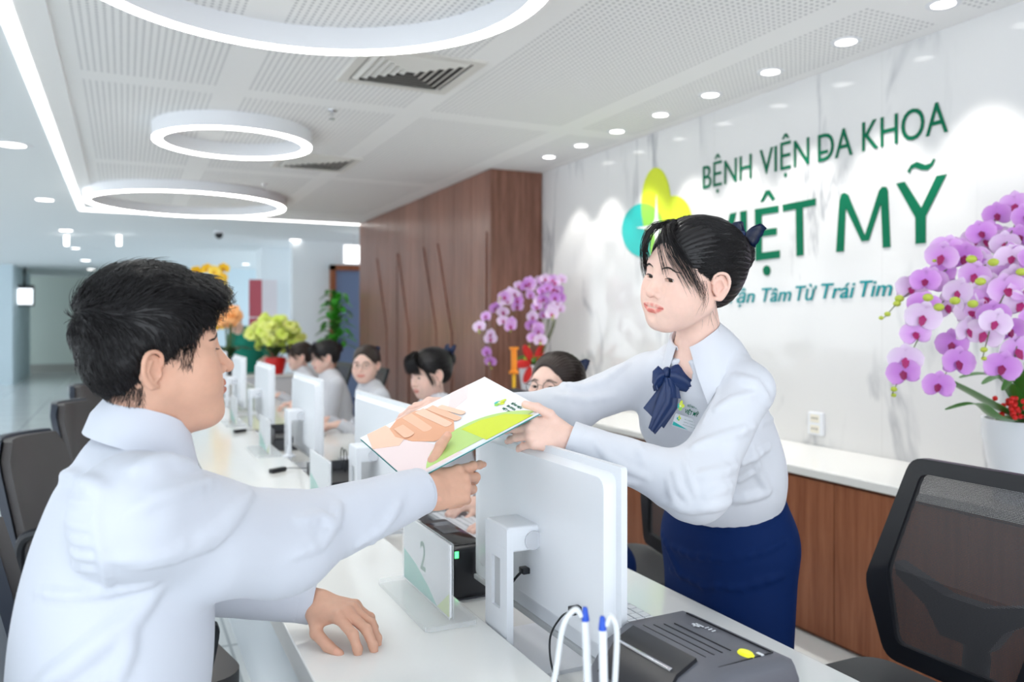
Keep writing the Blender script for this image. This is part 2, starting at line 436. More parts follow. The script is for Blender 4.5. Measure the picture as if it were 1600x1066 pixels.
# ---- sign on the marble
M_SG = mat('dark_green_letter', '04694a', .5, spec=.15); M_ST = mat('teal_letter', '0a9095', .5, spec=.15)
M_YG = mat('lime_logo', 'd3e02b', .3); M_TL = mat('teal_logo', '14b5b0', .3); M_GR = mat('green_logo', '8fd24a', .3); M_PW = mat('logo_white', (.9, .9, .9, 1), .3)
def wallM(px, py): 
    p = onX(px, py, XW); return Matrix(((0, 0, -1, XW - .004), (-1, 0, 0, p.y), (0, 1, 0, p.z), (0, 0, 0, 1)))
sign = thing('hospital_sign', 'green and teal hospital name with a lime and teal four-petal logo on the marble wall', 'sign', (XW, 3.2, 1.8))
def wall_text(s, l, rgt, cap_px, m, bold, shear=0, name='lettering', sp=1.0, depth=.0015):
    a = onX(l[0], l[1], XW); b = onX(rgt[0], rgt[1], XW); t = onX(cap_px[0], cap_px[1], XW); t0 = onX(cap_px[0], cap_px[2], XW)
    return text_on(name, s, wallM(*l), a.y - b.y, t.z - t0.z, m, sign, bold, shear, depth, True, sp)
def big_name():
    # bold condensed capitals drawn as strokes (px of the photo on the wall plane)
    def pt(px, py):
        p = onX(px, py, XW); return Vector((XW, p.y, p.z))
    def letter(name, polys):
        bm = bmesh.new()
        for q in polys:
            a = [bm.verts.new(pt(*p) + Vector((-.001, 0, 0))) for p in q]; b = [bm.verts.new(pt(*p) + Vector((-.004, 0, 0))) for p in q]
            bm.faces.new(a); bm.faces.new(b[::-1])
            for i in range(len(q)): bm.faces.new((a[i], b[i], b[(i + 1) % len(q)], a[(i + 1) % len(q)]))
        return finish(bm, name, M_SG, sign, world=True)
    letter('letter_v', [[(1101, 340), (1112, 338), (1127, 397), (1141, 334), (1151, 332), (1133, 413), (1120, 414)]])
    letter('letter_i', [[(1157, 331), (1167, 329), (1168, 409), (1158, 410)]])
    letter('letter_e', [[(1180, 327), (1217, 321), (1217, 332), (1191, 336), (1191, 359), (1214, 356), (1214, 367), (1191, 370), (1191, 395), (1219, 391), (1219, 403), (1181, 408)]])
    letter('accent', [[(1188, 316), (1197, 298), (1203, 297), (1212, 311), (1207, 314), (1200, 304), (1193, 316)]])
    def disc(cx, cy, rx, ry, n=20): return [(cx + rx * math.cos(2 * PI * k / n), cy + ry * math.sin(2 * PI * k / n)) for k in range(n)]
    letter('dot', [disc(1198.5, 423, 6, 8)])
    letter('letter_t', [[(1223, 320), (1275, 310), (1275, 321), (1255, 325), (1256, 399), (1245, 400.5), (1244, 327), (1224, 331)]])
    letter('letter_m', [[(1307, 394), (1312, 314), (1315, 304), (1320, 301), (1326, 305), (1352, 368), (1374, 298), (1379, 292), (1385, 292), (1388, 298), (1392, 386), (1380, 387.5), (1377, 318), (1358, 376), (1347, 377.5), (1322, 325), (1319, 393)]])
    letter('letter_y', [[(1401, 287), (1414, 284), (1440, 325), (1464, 275), (1480, 272), (1447, 338), (1447, 380), (1431, 381.5), (1431, 340)]])
    letter('tilde', [[(1418, 268), (1424, 258), (1433, 253), (1447, 258), (1455, 255), (1459, 248), (1462, 249), (1458, 259), (1450, 266), (1441, 266), (1430, 262), (1424, 265), (1422, 271)]])
for w_, l_, r_ in (('BỆNH', (1099, 296), (1175, 279)), ('VIỆN', (1188, 274), (1265, 258)), ('DA', (1279, 254), (1333, 243)), ('KHOA', (1348, 237), (1482, 208))): wall_text(w_, l_, r_, (1370, 190, 236), M_SG, 0)
for w_, l_, r_ in (('Tận', (1138, 474), (1180, 472)), ('Tâm', (1191, 472), (1237, 470)), ('Từ', (1244, 470), (1277, 468)), ('Trái', (1284, 467), (1337, 464)), ('Tim', (1344, 464), (1395, 461))): wall_text(w_, l_, r_, (1352, 438, 463), M_ST, .006, .25)
big_name()
bm = bmesh.new(); a = onX(1279, 240, XW); b_ = onX(1294, 236, XW); bx(bm, XW - .0056, XW - .0005, b_.y, a.y, a.z - .008, a.z + .008); finish(bm, 'letter_stroke', M_SG, sign, world=True)
def logo(M, s, parent, mats=None, d=.003, world=True, seg=40):
    """four overlapping petals with a white spark"""
    def ell(cx, cy, rx, ry, rot=0):
        out = []
        for k in range(seg):
            a = 2 * PI * k / seg; x = rx * math.cos(a); y = ry * math.sin(a)
            out.append(((cx + x * math.cos(rot) - y * math.sin(rot)) * s, (cy + x * math.sin(rot) + y * math.cos(rot)) * s))
        return out
    def part(name, pts, z, m):
        bm = bmesh.new(); prism(bm, pts, z, z + d * .25, M); return finish(bm, name, m, parent, world=world)
    part('logo_petal', ell(-.42, -.2, .40, .55), 0, M_TL)
    part('logo_petal', ell(.40, .1, .42, .42), d * .3, M_YG)
    part('logo_petal', ell(.1, -.62, .38, .42), d * .6, M_GR)
    part('logo_petal', ell(-.08, .42, .33, .78), d * .9, M_YG)
    sp = []
    for k in range(16):
        a = 2 * PI * k / 16; r = .42 if k % 4 == 0 else (.10 if k % 2 else .065)
        if k % 4 == 0 and k in (4,): r = .60
        sp.append(((r * math.cos(a) - .05) * s, (r * math.sin(a) - .12) * s))
    part('logo_spark', sp, d * 1.25, M_PW)
def wall_logo():
    def pt(px, py, off):
        p = onX(px, py, XW); return Vector((XW - off, p.y, p.z))
    def sh(name, q, m, lay):
        bm = bmesh.new(); a = [bm.verts.new(pt(*p, .0008 * lay + .0005)) for p in q]; b = [bm.verts.new(pt(*p, .0008 * lay + .0035)) for p in q]
        bm.faces.new(a); bm.faces.new(b[::-1])
        for i in range(len(q)): bm.faces.new((a[i], b[i], b[(i + 1) % len(q)], a[(i + 1) % len(q)]))
        return finish(bm, name, m, sign, world=True)
    E = lambda cx, cy, rx, ry, n=44: [(cx + rx * math.cos(2 * PI * k / n), cy + ry * math.sin(2 * PI * k / n)) for k in range(n)]
    sh('logo_petal', E(1005, 360, 33, 42), M_TL, 0); sh('logo_petal', E(1054, 342, 27, 36), M_YG, 1); sh('logo_petal', E(1043, 388, 27, 36), M_GR, 2); sh('logo_petal', E(1026, 321, 23, 59), M_YG, 3)
    inter = [p for p in E(1026, 321, 23, 59, 90) if ((p[0] - 1005) / 33) ** 2 + ((p[1] - 360) / 42) ** 2 < 1]; arc_ = [p for p in E(1005, 360, 33, 42, 90) if ((p[0] - 1026) / 23) ** 2 + ((p[1] - 321) / 59) ** 2 < 1]
    allp = inter + arc_; cx = sum(p[0] for p in allp) / len(allp); cy = sum(p[1] for p in allp) / len(allp); allp.sort(key=lambda p: math.atan2(p[1] - cy, p[0] - cx))
    sh('logo_overlap', allp, M_GR, 4)
    st = []
    for k, (ax_, ay_) in enumerate(((0, -52), (34, 0), (0, 46), (-32, 0))):
        bx_, by_ = ((0, -52), (34, 0), (0, 46), (-32, 0))[(k + 1) % 4]; st.append((1027 + ax_, 356 + ay_)); st += [(1027 + ax_ * .28 + bx_ * .07, 356 + ay_ * .28 + by_ * .07), (1027 + (ax_ + bx_) * .15, 356 + (ay_ + by_) * .15), (1027 + ax_ * .07 + bx_ * .28, 356 + ay_ * .07 + by_ * .28)]
    sh('logo_spark', st, M_PW, 6)
wall_logo()
# socket box on the back counter wall
p = onX(1278, 662, XW)
o = thing('socket_box', 'small white double socket box on the marble wall above the back counter', 'socket', (XW, p.y, p.z))
bm = bmesh.new(); bx(bm, -.022, 0, -.048, .048, -.058, .058, .004); finish(bm, 'plate', M_WPL, o)
for zz in (-.027, .027):
    bm = bmesh.new(); bx(bm, -.0235, -.021, -.03, .03, zz - .02, zz + .02, .001); s_ = finish(bm, 'socket', mat('cream_plastic', (.8, .76, .66, 1), .4), o)
    bm = bmesh.new()
    for yy in (-.016, 0, .016): bx(bm, -.0242, -.0232, yy - .003, yy + .003, zz - .003, zz + .006)
    finish(bm, 'socket_hole', M_BLK, s_)
# ---- back counter
o = thing('back_counter', 'long white stone back counter on walnut cabinet fronts along the marble wall', 'counter', (XB + .27, 2, 0))
bm = bmesh.new(); bx(bm, XB, XW-.003, -2.5, 6.11, ZB - .035, ZB, .003); finish(bm, 'worktop', M_WHITE, o, world=True)
bm = bmesh.new(); bx(bm, XB + .05, XW-.003, -2.5, 6.10, .0, ZB - .036); finish(bm, 'carcass', M_WOODC, o, world=True)
y = 6.09
while y > -1.6:
    bm = bmesh.new(); bx(bm, XB + .02, XB + .0495, y - .596, y, .02, ZB - .05, .0015); finish(bm, 'door', M_WOODC, o, world=True); y -= .60
# ---- reception counter and staff desk
o = thing('reception_counter', 'long glossy white reception counter running from the foreground to the far end', 'counter', ((XO + XI) / 2, 3, 0))
bm = bmesh.new(); bx(bm, XO, XI, .15, 9.6, ZC - .055, ZC, .003); finish(bm, 'countertop', M_WHITE, o, world=True)
bm = bmesh.new(); bx(bm, XO + .14, XO + .17, .2, 9.6, 0, ZC - .056); bx(bm, XO + .17, XI - .005, .2, .23, 0, ZC - .056); bx(bm, XO + .17, XI - .005, 9.57, 9.6, 0, ZC - .056)
finish(bm, 'front_panel', mat('pale_grey_laminate', (.66, .70, .74, 1), .25), o, world=True)
bm = bmesh.new(); bx(bm, XI - .02, XI - .001, .2, 9.6, ZD - .035, ZC - .056); finish(bm, 'back_rail', M_WPL, o, world=True)
o = thing('staff_desk', 'long white work desk on the staff side just below the reception counter', 'desk', (.95, 3, 0))
bm = bmesh.new(); bx(bm, XI + .001, XD, .2, 9.5, ZD - .03, ZD, .003); finish(bm, 'desktop', M_WHITE, o, world=True)
for yy in (.3, 1.98, 3.2, 4.45, 5.65, 6.85, 8.1, 9.4):
    bm = bmesh.new(); bx(bm, XI + .03, XD - .06, yy, yy + .03, 0, ZD - .031); finish(bm, 'side_panel', M_WPL, o, world=True)
# ================================================================= SIGNED-DISTANCE MODELLING (organic, continuous surfaces)
def surface_nets(f, lo, hi, h):
    lo = np.array(lo, float); hi = np.array(hi, float)
    n = np.ceil((hi - lo) / h).astype(int) + 1
    # coarse pass, then only evaluate near the surface
    ch = 4; cn = (n + ch - 1) // ch + 1
    gx, gy, gz = [lo[i] + np.arange(cn[i]) * h * ch for i in range(3)]
    cp = np.stack(np.meshgrid(gx, gy, gz, indexing='ij'), -1).reshape(-1, 3)
    cv = f(cp).reshape(cn)
    N = (cn - 1) * ch + 1
    a = np.abs(cv) < h * ch * 2.6
    b = np.zeros(cn - 1, bool); sg = np.zeros(cn - 1)
    for i in (0, 1):
        for j in (0, 1):
            for k in (0, 1):
                s_ = (slice(i, cn[0] - 1 + i), slice(j, cn[1] - 1 + j), slice(k, cn[2] - 1 + k)); b |= a[s_]; sg += cv[s_]
    # expand blocks
    Vv = np.where(np.repeat(np.repeat(np.repeat(sg, ch, 0), ch, 1), ch, 2) < 0, -1.0, 1.0)
    Vv = np.pad(Vv, ((0, 1),) * 3, mode='edge')
    mk = np.zeros(N, bool); B = np.repeat(np.repeat(np.repeat(b, ch, 0), ch, 1), ch, 2)
    for i in (0, 1):
        for j in (0, 1):
            for k in (0, 1): mk[i:i + B.shape[0], j:j + B.shape[1], k:k + B.shape[2]] |= B
    idx = np.argwhere(mk); 
    val = np.empty(len(idx))
    for s_ in range(0, len(idx), 400000):
        q = idx[s_:s_ + 400000]; val[s_:s_ + 400000] = f(lo + q * h)
    Vv[mk] = val
    ins = Vv < 0
    c = ins[:-1, :-1, :-1].astype(np.int8)
    tot = np.zeros(np.array(N) - 1, np.int8)
    for i in (0, 1):
        for j in (0, 1):
            for k in (0, 1): tot += ins[i:N[0] - 1 + i, j:N[1] - 1 + j, k:N[2] - 1 + k]
    act = (tot > 0) & (tot < 8); ai = np.argwhere(act)
    vid = -np.ones(act.shape, np.int64); vid[act] = np.arange(len(ai))
    acc = np.zeros((len(ai), 3)); cnt = np.zeros(len(ai))
    crn = [(i, j, k) for i in (0, 1) for j in (0, 1) for k in (0, 1)]
    for p in range(8):
        for q in range(p + 1, 8):
            A, Bc = crn[p], crn[q]
            if sum(abs(A[t] - Bc[t]) for t in range(3)) != 1: continue
            va = Vv[ai[:, 0] + A[0], ai[:, 1] + A[1], ai[:, 2] + A[2]]; vb = Vv[ai[:, 0] + Bc[0], ai[:, 1] + Bc[1], ai[:, 2] + Bc[2]]
            x = (va < 0) != (vb < 0); t = np.where(x, va / np.where(x, va - vb, 1), 0)
            pos = np.array(A)[None] + t[:, None] * (np.array(Bc) - np.array(A))[None]
            acc += pos * x[:, None]; cnt += x
    verts = lo + (ai + acc / cnt[:, None]) * h
    faces = []
    for ax in range(3):
        u, v = (ax + 1) % 3, (ax + 2) % 3
        s0 = [slice(1, -1)] * 3; s1 = [slice(1, -1)] * 3
        s0[ax] = slice(0, -1); s1[ax] = slice(1, None)
        A = ins[tuple(s0)]; Bq = ins[tuple(s1)]
        e = np.argwhere(A != Bq); 
        if not len(e): continue
        flip = A[tuple(e.T)]
        g = e.copy(); g[:, u] += 1; g[:, v] += 1     # grid index of edge start
        def cell(du, dv):
            c_ = g.copy(); c_[:, u] -= du; c_[:, v] -= dv; return vid[tuple(c_.T)]
        q = np.stack([cell(1, 1), cell(0, 1), cell(0, 0), cell(1, 0)], 1)
        q[~flip] = q[~flip][:, ::-1]
        faces.append(q)
    faces = np.concatenate(faces); faces = faces[(faces >= 0).all(1)]
    return verts, faces
def project(f, v, it=1, e=.0006):
    for _ in range(it):
        d = f(v); g = np.stack([f(v + np.eye(3)[k] * e) - d for k in range(3)], 1) / e
        L = np.sqrt((g * g).sum(1)) + 1e-6
        v = v - g / L[:, None] * np.clip(d / L, -.004, .004)[:, None]
    return v
def np_mesh(name, verts, faces, colors=None, smooth=True):
    me = bpy.data.meshes.new(name)
    me.vertices.add(len(verts)); me.vertices.foreach_set('co', np.asarray(verts, np.float32).ravel())
    F_ = np.asarray(faces, np.int32); k = F_.shape[1]
    me.loops.add(F_.size); me.loops.foreach_set('vertex_index', F_.ravel())
    me.polygons.add(len(F_)); me.polygons.foreach_set('loop_start', np.arange(len(F_), dtype=np.int32) * k)
    me.polygons.foreach_set('loop_total', np.full(len(F_), k, np.int32))
    me.update(calc_edges=True)
    if smooth: me.polygons.foreach_set('use_smooth', np.ones(len(F_), bool))
    if colors is not None:
        at = me.color_attributes.new('skin', 'FLOAT_COLOR', 'POINT')
        c = np.ones((len(verts), 4), np.float32); c[:, :3] = colors; at.data.foreach_set('color', c.ravel())
    me.validate(); return me
def nrm(v): return v / (np.linalg.norm(v) + 1e-12)
A3 = lambda *a: np.array(a, float)
def cone(p, a, b, ra, rb):
    a = np.asarray(a, float); b = np.asarray(b, float); ab = b - a; t = np.clip(((p - a) @ ab) / (ab @ ab + 1e-12), 0, 1)
    return np.linalg.norm(p - a - t[:, None] * ab, axis=1) - (ra + t * (rb - ra))
def sph(p, c, r): return np.linalg.norm(p - np.asarray(c, float), axis=1) - r
def ell(p, c, r, R=None):
    q = p - np.asarray(c, float)
    if R is not None: q = q @ R
    r = np.asarray(r, float); k0 = np.linalg.norm(q / r, axis=1); k1 = np.linalg.norm(q / (r * r), axis=1) + 1e-9
    return np.where(k0 < 1e-6, -min(r), k0 * (k0 - 1) / k1)
def smin(a, b, k):
    if k <= 0: return np.minimum(a, b)
    h = np.maximum(k - np.abs(a - b), 0) / k; return np.minimum(a, b) - h * h * k * .25
def smax(a, b, k): return -smin(-a, -b, k)
def rotm(ax, deg):
    return np.array(Matrix.Rotation(math.radians(deg), 3, ax))
def fbm(p, s, seed=0, o=3):
    """cheap smooth pseudo-noise from sines"""
    r = np.random.RandomState(seed); out = 0; a = 1; t = 0
    for i in range(o):
        for _ in range(3):
            d = r.randn(3); d /= np.linalg.norm(d); out = out + a * np.sin((p @ d) * s * (1.0 + .4 * r.rand()) + r.rand() * 6.28 + 1.3 * np.sin((p @ r.randn(3)) * s * .5)); t += a
        s *= 2; a *= .5
    return out / t
# ---- skin
def make_skin(name, base):
    m = mat(name, base, .48, sub=.12, spec=.35); t = NT(m)
    a = t.n('ShaderNodeAttribute'); a.attribute_name = 'skin'
    n = t.noise(t.coord('Object'), 90, 3, .6); k = t.math('ADD', .94, t.math('MULTIPLY', n.outputs[0], .12))
    mx = t.n('ShaderNodeMix'); mx.data_type = 'RGBA'; mx.blend_type = 'MULTIPLY'; mx.inputs[0].default_value = 1; mx.inputs[6].default_value = S(base)
    t.l(a.outputs['Color'], mx.inputs[7]); hs = t.n('ShaderNodeHueSaturation'); t.l(mx.outputs[2], hs.inputs['Color']); t.l(k, hs.inputs['Value'])
    t.l(hs.outputs[0], t.b.inputs['Base Color'])
    n2 = t.noise(t.coord('Object'), 700, 2, .5); t.bump(n2.outputs[0], .05, .001)
    return m
SK_M = make_skin('skin_warm', 'd8a890'); SK_W = make_skin('skin_fair', 'eec8b8')
M_EYE = mat('eye_white', (.72, .70, .68, 1), .15); M_IRIS = mat('iris_dark_brown', (.03, .016, .01, 1), .1)
M_LASH = mat('eyelash_black', (.015, .012, .012, 1), .6)
def hair_mat(name, c):
    m = mat(name, c, .38, spec=.45); t = NT(m)
    n = t.noise(t.coord('Object', (1, 1, 1)), 160, 2, .6); t.bump(n.outputs[0], .25, .002); return m
M_HAIR = hair_mat('black_hair', (.012, .010, .011, 1)); M_HAIRB = hair_mat('dark_brown_hair', (.030, .018, .014, 1))
# ---- head in local space: x = person's right, y = forward, z = up, origin between the ears at eye height
EX = .031
def head_sdf(p, g):
    """g: dict of proportions"""
    w = g.get('w', 1.0); q = p.copy(); q[:, 0] = np.abs(q[:, 0])            # symmetric
    d = ell(p, (0, -.012, .034), (.0735 * w, .094, .083))
    d = smin(d, ell(p, (0, .030, -.028), (.060 * w, .056, .080)), .035)
    d = smin(d, cone(q, (.054 * w, .000, -.052), (.018, .062, g.get('chin', -.098)), .018, .017), .04)
    d = smin(d, sph(p, (0, .070 + g.get('chiny', 0), g.get('chin', -.098)), .0165), .022)
    d = smin(d, sph(q, (.040 * w, .048, -.028), .029), .03)                  # cheekbone
    d = smin(d, ell(q, (.030, .052, -.056), (.028, .028, .026)), .03)      # cheek
    d = smin(d, cone(p, (-.030, .066, .022), (.030, .066, .022), .0155, .0155), .022)
    # sockets
    d = smax(d, -sph(q, (EX, .1005, .001), .0195), .016)
    # mouth muzzle
    d = smin(d, ell(p, (0, .062, -.064), (.028, .026, .022)), .02)
    # nose
    ns = g.get('nose', 1.0)
    d = smin(d, cone(p, (0, .079, .008), (0, .079 + .0245 * ns, -.030), .0065, .0088), .014)
    d = smin(d, sph(p, (0, .079 + .0255 * ns, -.0335), .0095), .006)
    d = smin(d, ell(q, (.0125, .0885, -.0365), (.0075, .0105, .0075)), .005)
    d = smax(d, -ell(q, (.0068, .0965, -.0440), (.0036, .0060, .0035)), .003)
    # lips lie on the surface of the face
    if '_lips' not in g:
        if g.get('_probe'): return d
        g2 = dict(g); g2['_probe'] = 1; lp = g.get('lipout', 0)
        def ysurf(x, z):
            y = .12
            for _ in range(90):
                v_ = head_sdf(A3(x, y, z)[None], g2)[0]
                if v_ < .0002: break
                y -= v_ * .8
            return y
        mw = g.get('mouth', .0245)
        sm = g.get('smile', 0); U = [(0, -.0595, -.0036), (mw * .28, -.0585, -.0038), (mw * .6, -.0600 + sm * .3, -.0034), (mw, -.0640 + sm, -.0022)]
        L_ = [(0, -.0708, -.0040), (mw * .45, -.0700, -.0042), (mw * .9, -.0658 + sm * .9, -.0026)]
        Cc = [(0, -.0648, .0012), (mw * .5, -.0646 + sm * .3, .0012), (mw * 1.06, -.0646 + sm, .0010)]
        g['_lips'] = [[A3(x, ysurf(x, z) + o + lp * (1 - (x / mw) ** 2 * .9), z) for x, z, o in q] for q in (U, L_, Cc)]
    U, L_, Cc = g['_lips']; fl = g.get('lip', 1.0)
    ru = [.0056 * fl, .0056 * fl, .0050 * fl, .0030]; rl = [.0068 * fl, .0062 * fl, .0034]
    for i in range(3): d = smin(d, cone(q, U[i], U[i + 1], ru[i], ru[i + 1]), .0035)
    for i in range(2): d = smin(d, cone(q, L_[i], L_[i + 1], rl[i], rl[i + 1]), .0035)
    for i in range(2): d = smax(d, -cone(q, Cc[i], Cc[i + 1], g.get('gape', .0015), .0012), .002)
    d = smax(d, -sph(p, (0, .094, -.0825), .0085), .010)
    # lids
    lid = sph(q, (EX, .0665, .0), .0152)
    op = g.get('open', .0042)
    R = rotm('Y', 0)
    slit = ell(q, (EX, .0835, g.get('slz', -.0015)), (.0135, .011, op))
    d = smin(d, lid, .007)
    d = smax(d, -slit, .0012)
    # ears
    e = g.get('ear', 1.0)
    for sx in (1,):
        c0 = A3(.0735 * w, -.012 + g.get('eary', 0), -.010 + g.get('earz', 0))
        Rm = rotm('Z', 24) @ rotm('X', -12)                                    # local: x=out, y=fwd, z=up
        l = (q - c0) @ Rm / A3(e, e * g.get('earw', 1.1), e * g.get('earh', .95))
        base = ell(l, (.006, -.004, .000), (.0055, .0165, .0285))
        base = smax(base, -ell(l, (.0125, .000, -.001), (.0072, .0105, .0175)), .003)
        pts = [(.007, .012, .010), (.010, .008, .026), (.012, -.004, .032), (.013, -.016, .026), (.013, -.0205, .010), (.011, -.017, -.008), (.008, -.010, -.020), (.005, -.001, -.029), (.003, .008, -.026)]
        rad = [.0022, .0028, .0032, .0034, .0033, .003, .0032, .0052, .004]
        pts = [tuple(v_) for v_ in bez(pts, 3)]; rad = list(np.interp(np.linspace(0, 8, len(pts)), range(9), rad))
        hx = cone(l, (-.006, .004, .012), (-.006, -.004, -.012), .010, .010)
        base = base
        for i in range(len(pts) - 1):
            c_ = cone(l, pts[i], pts[i + 1], rad[i], rad[i + 1]); hx = c_ if hx is None else smin(hx, c_, .002)
        ah = cone(l, (.0095, -.008, .016), (.0105, -.0115, -.004), .0024, .0022); ah = smin(ah, cone(l, (.0105, -.0115, -.004), (.008, -.003, -.016), .0022, .0026), .002)
        tr = ell(l, (.006, .0095, -.006), (.0045, .0035, .0065))
        base = smin(smin(smin(base, hx, .003), ah, .003), tr, .003)
        d = smin(d, base * e, .005)
    # neck
    nr = g.get('neck', .056); nd = A3(*g.get('neckdir', (0, -.030, -.19)))
    a = A3(0, -.018, -.045); d = smin(d, cone(p, a, a + nd, nr * .98, nr * 1.02), .025)
    a2 = a + nd; d = smin(d, ell(p, a2 + A3(0, 0, -.03), (nr * 1.9, nr * 1.25, .05)), .05)
    return d
def skin_colors(v, g, lipc, blush):
    q = v.copy(); q[:, 0] = np.abs(q[:, 0]); c = np.ones((len(v), 3))
    U, L_, Cc = g['_lips']; fl = g.get('lip', 1.0)
    l1 = np.minimum(np.minimum(cone(q, U[0], U[1], .0056 * fl, .0056 * fl), cone(q, U[1], U[2], .0056 * fl, .0054 * fl)), cone(q, U[2], U[3], .0054 * fl, .0032)); l2 = np.minimum(cone(q, L_[0], L_[1], .0068 * fl, .0068 * fl), cone(q, L_[1], L_[2], .0068 * fl, .0036))
    m = np.clip((.0016 - np.minimum(l1, l2)) / .0012, 0, 1)[:, None]
    b = np.exp(-(((q - A3(.042, .062, -.034)) / .022) ** 2).sum(1))[:, None] * .8
    c = c * (1 - b) + c * A3(*blush) * b
    n = np.exp(-(((q - A3(.0, .105, -.034)) / .014) ** 2).sum(1))[:, None] * .4; c = c * (1 - n) + c * A3(*blush) * n
    e = np.exp(-(((q - A3(.082, -.012, -.01)) / A3(.012, .02, .035)) ** 2).sum(1))[:, None] * .5; c = c * (1 - e) + c * A3(*blush) * e
    li = np.clip(1.3 - np.minimum(cone(q, Cc[0], Cc[1], 0, 0), cone(q, Cc[1], Cc[2], 0, 0)) / .0016, 0, 1)[:, None] * .5
    return (c * (1 - m) + A3(*lipc) * m) * (1 - li)
def to_world(v, M): 
    M = np.array(M); return v @ M[:3, :3].T + M[:3, 3]
def aim_neck(g, M, neck):
    q = np.array(M.inverted() @ Vector(neck)); g['neckdir'] = tuple(q - A3(0, -.018, -.045)); g.pop('_lips', None)
def head_matrix(pos, yaw, pitch=0, roll=0, s=1):
    """yaw: compass heading of the face, degrees counter-clockwise from +Y; pitch >0 looks down"""
    # local x is the person's right = cross(forward, up)
    R = Matrix.Rotation(math.radians(yaw), 3, 'Z') @ Matrix.Rotation(math.radians(-pitch), 3, 'X') @ Matrix.Rotation(math.radians(roll), 3, 'Y')
    return Matrix.LocRotScale(Vector(pos), R.to_quaternion(), Vector((s, s, s)))
def ribbon_strands(paths, radii, name, m, parent, sides=3):
    """all strands of one head of hair as one mesh; paths: array S x K x 3, radii S x K"""
    Pn = np.asarray(paths, float); Rn = np.asarray(radii, float); Sn, K, _ = Pn.shape
    T = np.gradient(Pn, axis=1); T /= np.linalg.norm(T, axis=2, keepdims=True) + 1e-9
    ref = np.where(np.abs(T[..., 2:3]) < .9, A3(0, 0, 1), A3(1, 0, 0)); X = np.cross(T, ref); X /= np.linalg.norm(X, axis=2, keepdims=True) + 1e-9; Y = np.cross(X, T)
    vs_ = []
    for k in range(sides):
        a = 2 * PI * k / sides; vs_.append(Pn + Rn[..., None] * (X * math.cos(a) + Y * math.sin(a)))
    Vv = np.stack(vs_, 2).reshape(-1, 3)
    s_ = np.arange(Sn)[:, None, None] * K * sides; k_ = np.arange(K - 1)[None, :, None] * sides; j = np.arange(sides)[None, None, :]; j2 = (j + 1) % sides
    f = np.stack(np.broadcast_arrays(s_ + k_ + j, s_ + k_ + j2, s_ + k_ + sides + j2, s_ + k_ + sides + j), -1).reshape(-1, 4)
    return link(name, np_mesh(name, Vv, f), m, parent)
def eyes(parent, M, g, look=(0, 0)):
    """eyeballs, irises and lash lines in head space, placed by matrix M"""
    for sx in (-1, 1):
        c = Vector((sx * EX, .0665, 0))
        bm = bmesh.new(); bmesh.ops.create_uvsphere(bm, u_segments=24, v_segments=16, radius=.0132, matrix=M @ Matrix.Translation(c))
        e = finish(bm, 'eyeball', M_EYE, parent, True, 80)
        d = Vector((look[0], 1, look[1])).normalized()
        R = d.to_track_quat('Z', 'Y').to_matrix().to_4x4()
        bm = bmesh.new(); prof = [(.001, .0002)] + [(.0062 * math.sin(a), 0) for a in (.6, 1.2, 1.57)]
        th = [(.0134 * math.sin(a), .0134 * math.cos(a)) for a in np.linspace(.02, .47, 6)]
        lathe(bm, [(.0001, .0134)] + th, 20, (0, 0, 0), M @ Matrix.Translation(c) @ R)
        finish(bm, 'iris', M_IRIS, e, True, 80)
        # upper lash line with a few lashes
        op = g.get('open', .0042); zc = g.get('slz', -.0015)
        top = []
        for t in np.linspace(-1, 1, 11):
            x = t * .0130; z = op * math.sqrt(max(0, 1 - t * t * .97)) + zc + .0002
            r = .0156; yy = .0665 + math.sqrt(max(1e-8, r * r - x * x - z * z))
            top.append(M @ Vector((sx * EX + x, yy, z)))
        bm = bmesh.new(); tube(bm, top, [g.get('lash', 1.3) * (.0004 + .0006 * math.sin(PI * (i + .7) / 11.4)) for i in range(11)], 6)
        for i in range(1, 11):
            a = top[i] if i < 11 else top[-1]
            o_ = M.to_3x3() @ Vector((sx * .0015 * (i / 10 if sx > 0 else 1 - i / 10), .0050, -.0012)); tube(bm, [a, a + o_ * .55, a + o_], [.0004, .0003, .0001], 4)
        finish(bm, 'eyelashes', M_LASH, parent, True)
def brows(parent, M, f, m, n=140, thick=1.0, z0=.0185):
    rs = np.random.RandomState(3); paths = []; rad = []
    for sx in (-1, 1):
        for i in range(n):
            t = rs.rand(); x = .014 + t * .034; z = z0 + .004 * math.sin(PI * min(1, t * 1.25)) - .004 * max(0, t - .55) + rs.randn() * .0013 * (1 - .6 * t) * thick
            dx = .0055 + .002 * rs.rand(); dz = (.0035 * (1 - t) - .0016 * t)
            pts = []
            for k in range(4):
                s_ = k / 3; pts.append((sx * (x + dx * s_), .10, z + dz * s_))
            paths.append(pts); rad.append([.00032 * thick, .0003 * thick, .00022, .00008])
    Pn = np.array(paths); fl = Pn.reshape(-1, 3)
    y = np.full(len(fl), .11)
    for _ in range(24):
        fl[:, 1] = y; y = y - np.maximum(f(fl), 0) * .8 - 0
    fl[:, 1] = y + .0004
    return ribbon_strands(to_world(fl, M).reshape(Pn.shape), np.array(rad), 'eyebrows', m, parent)
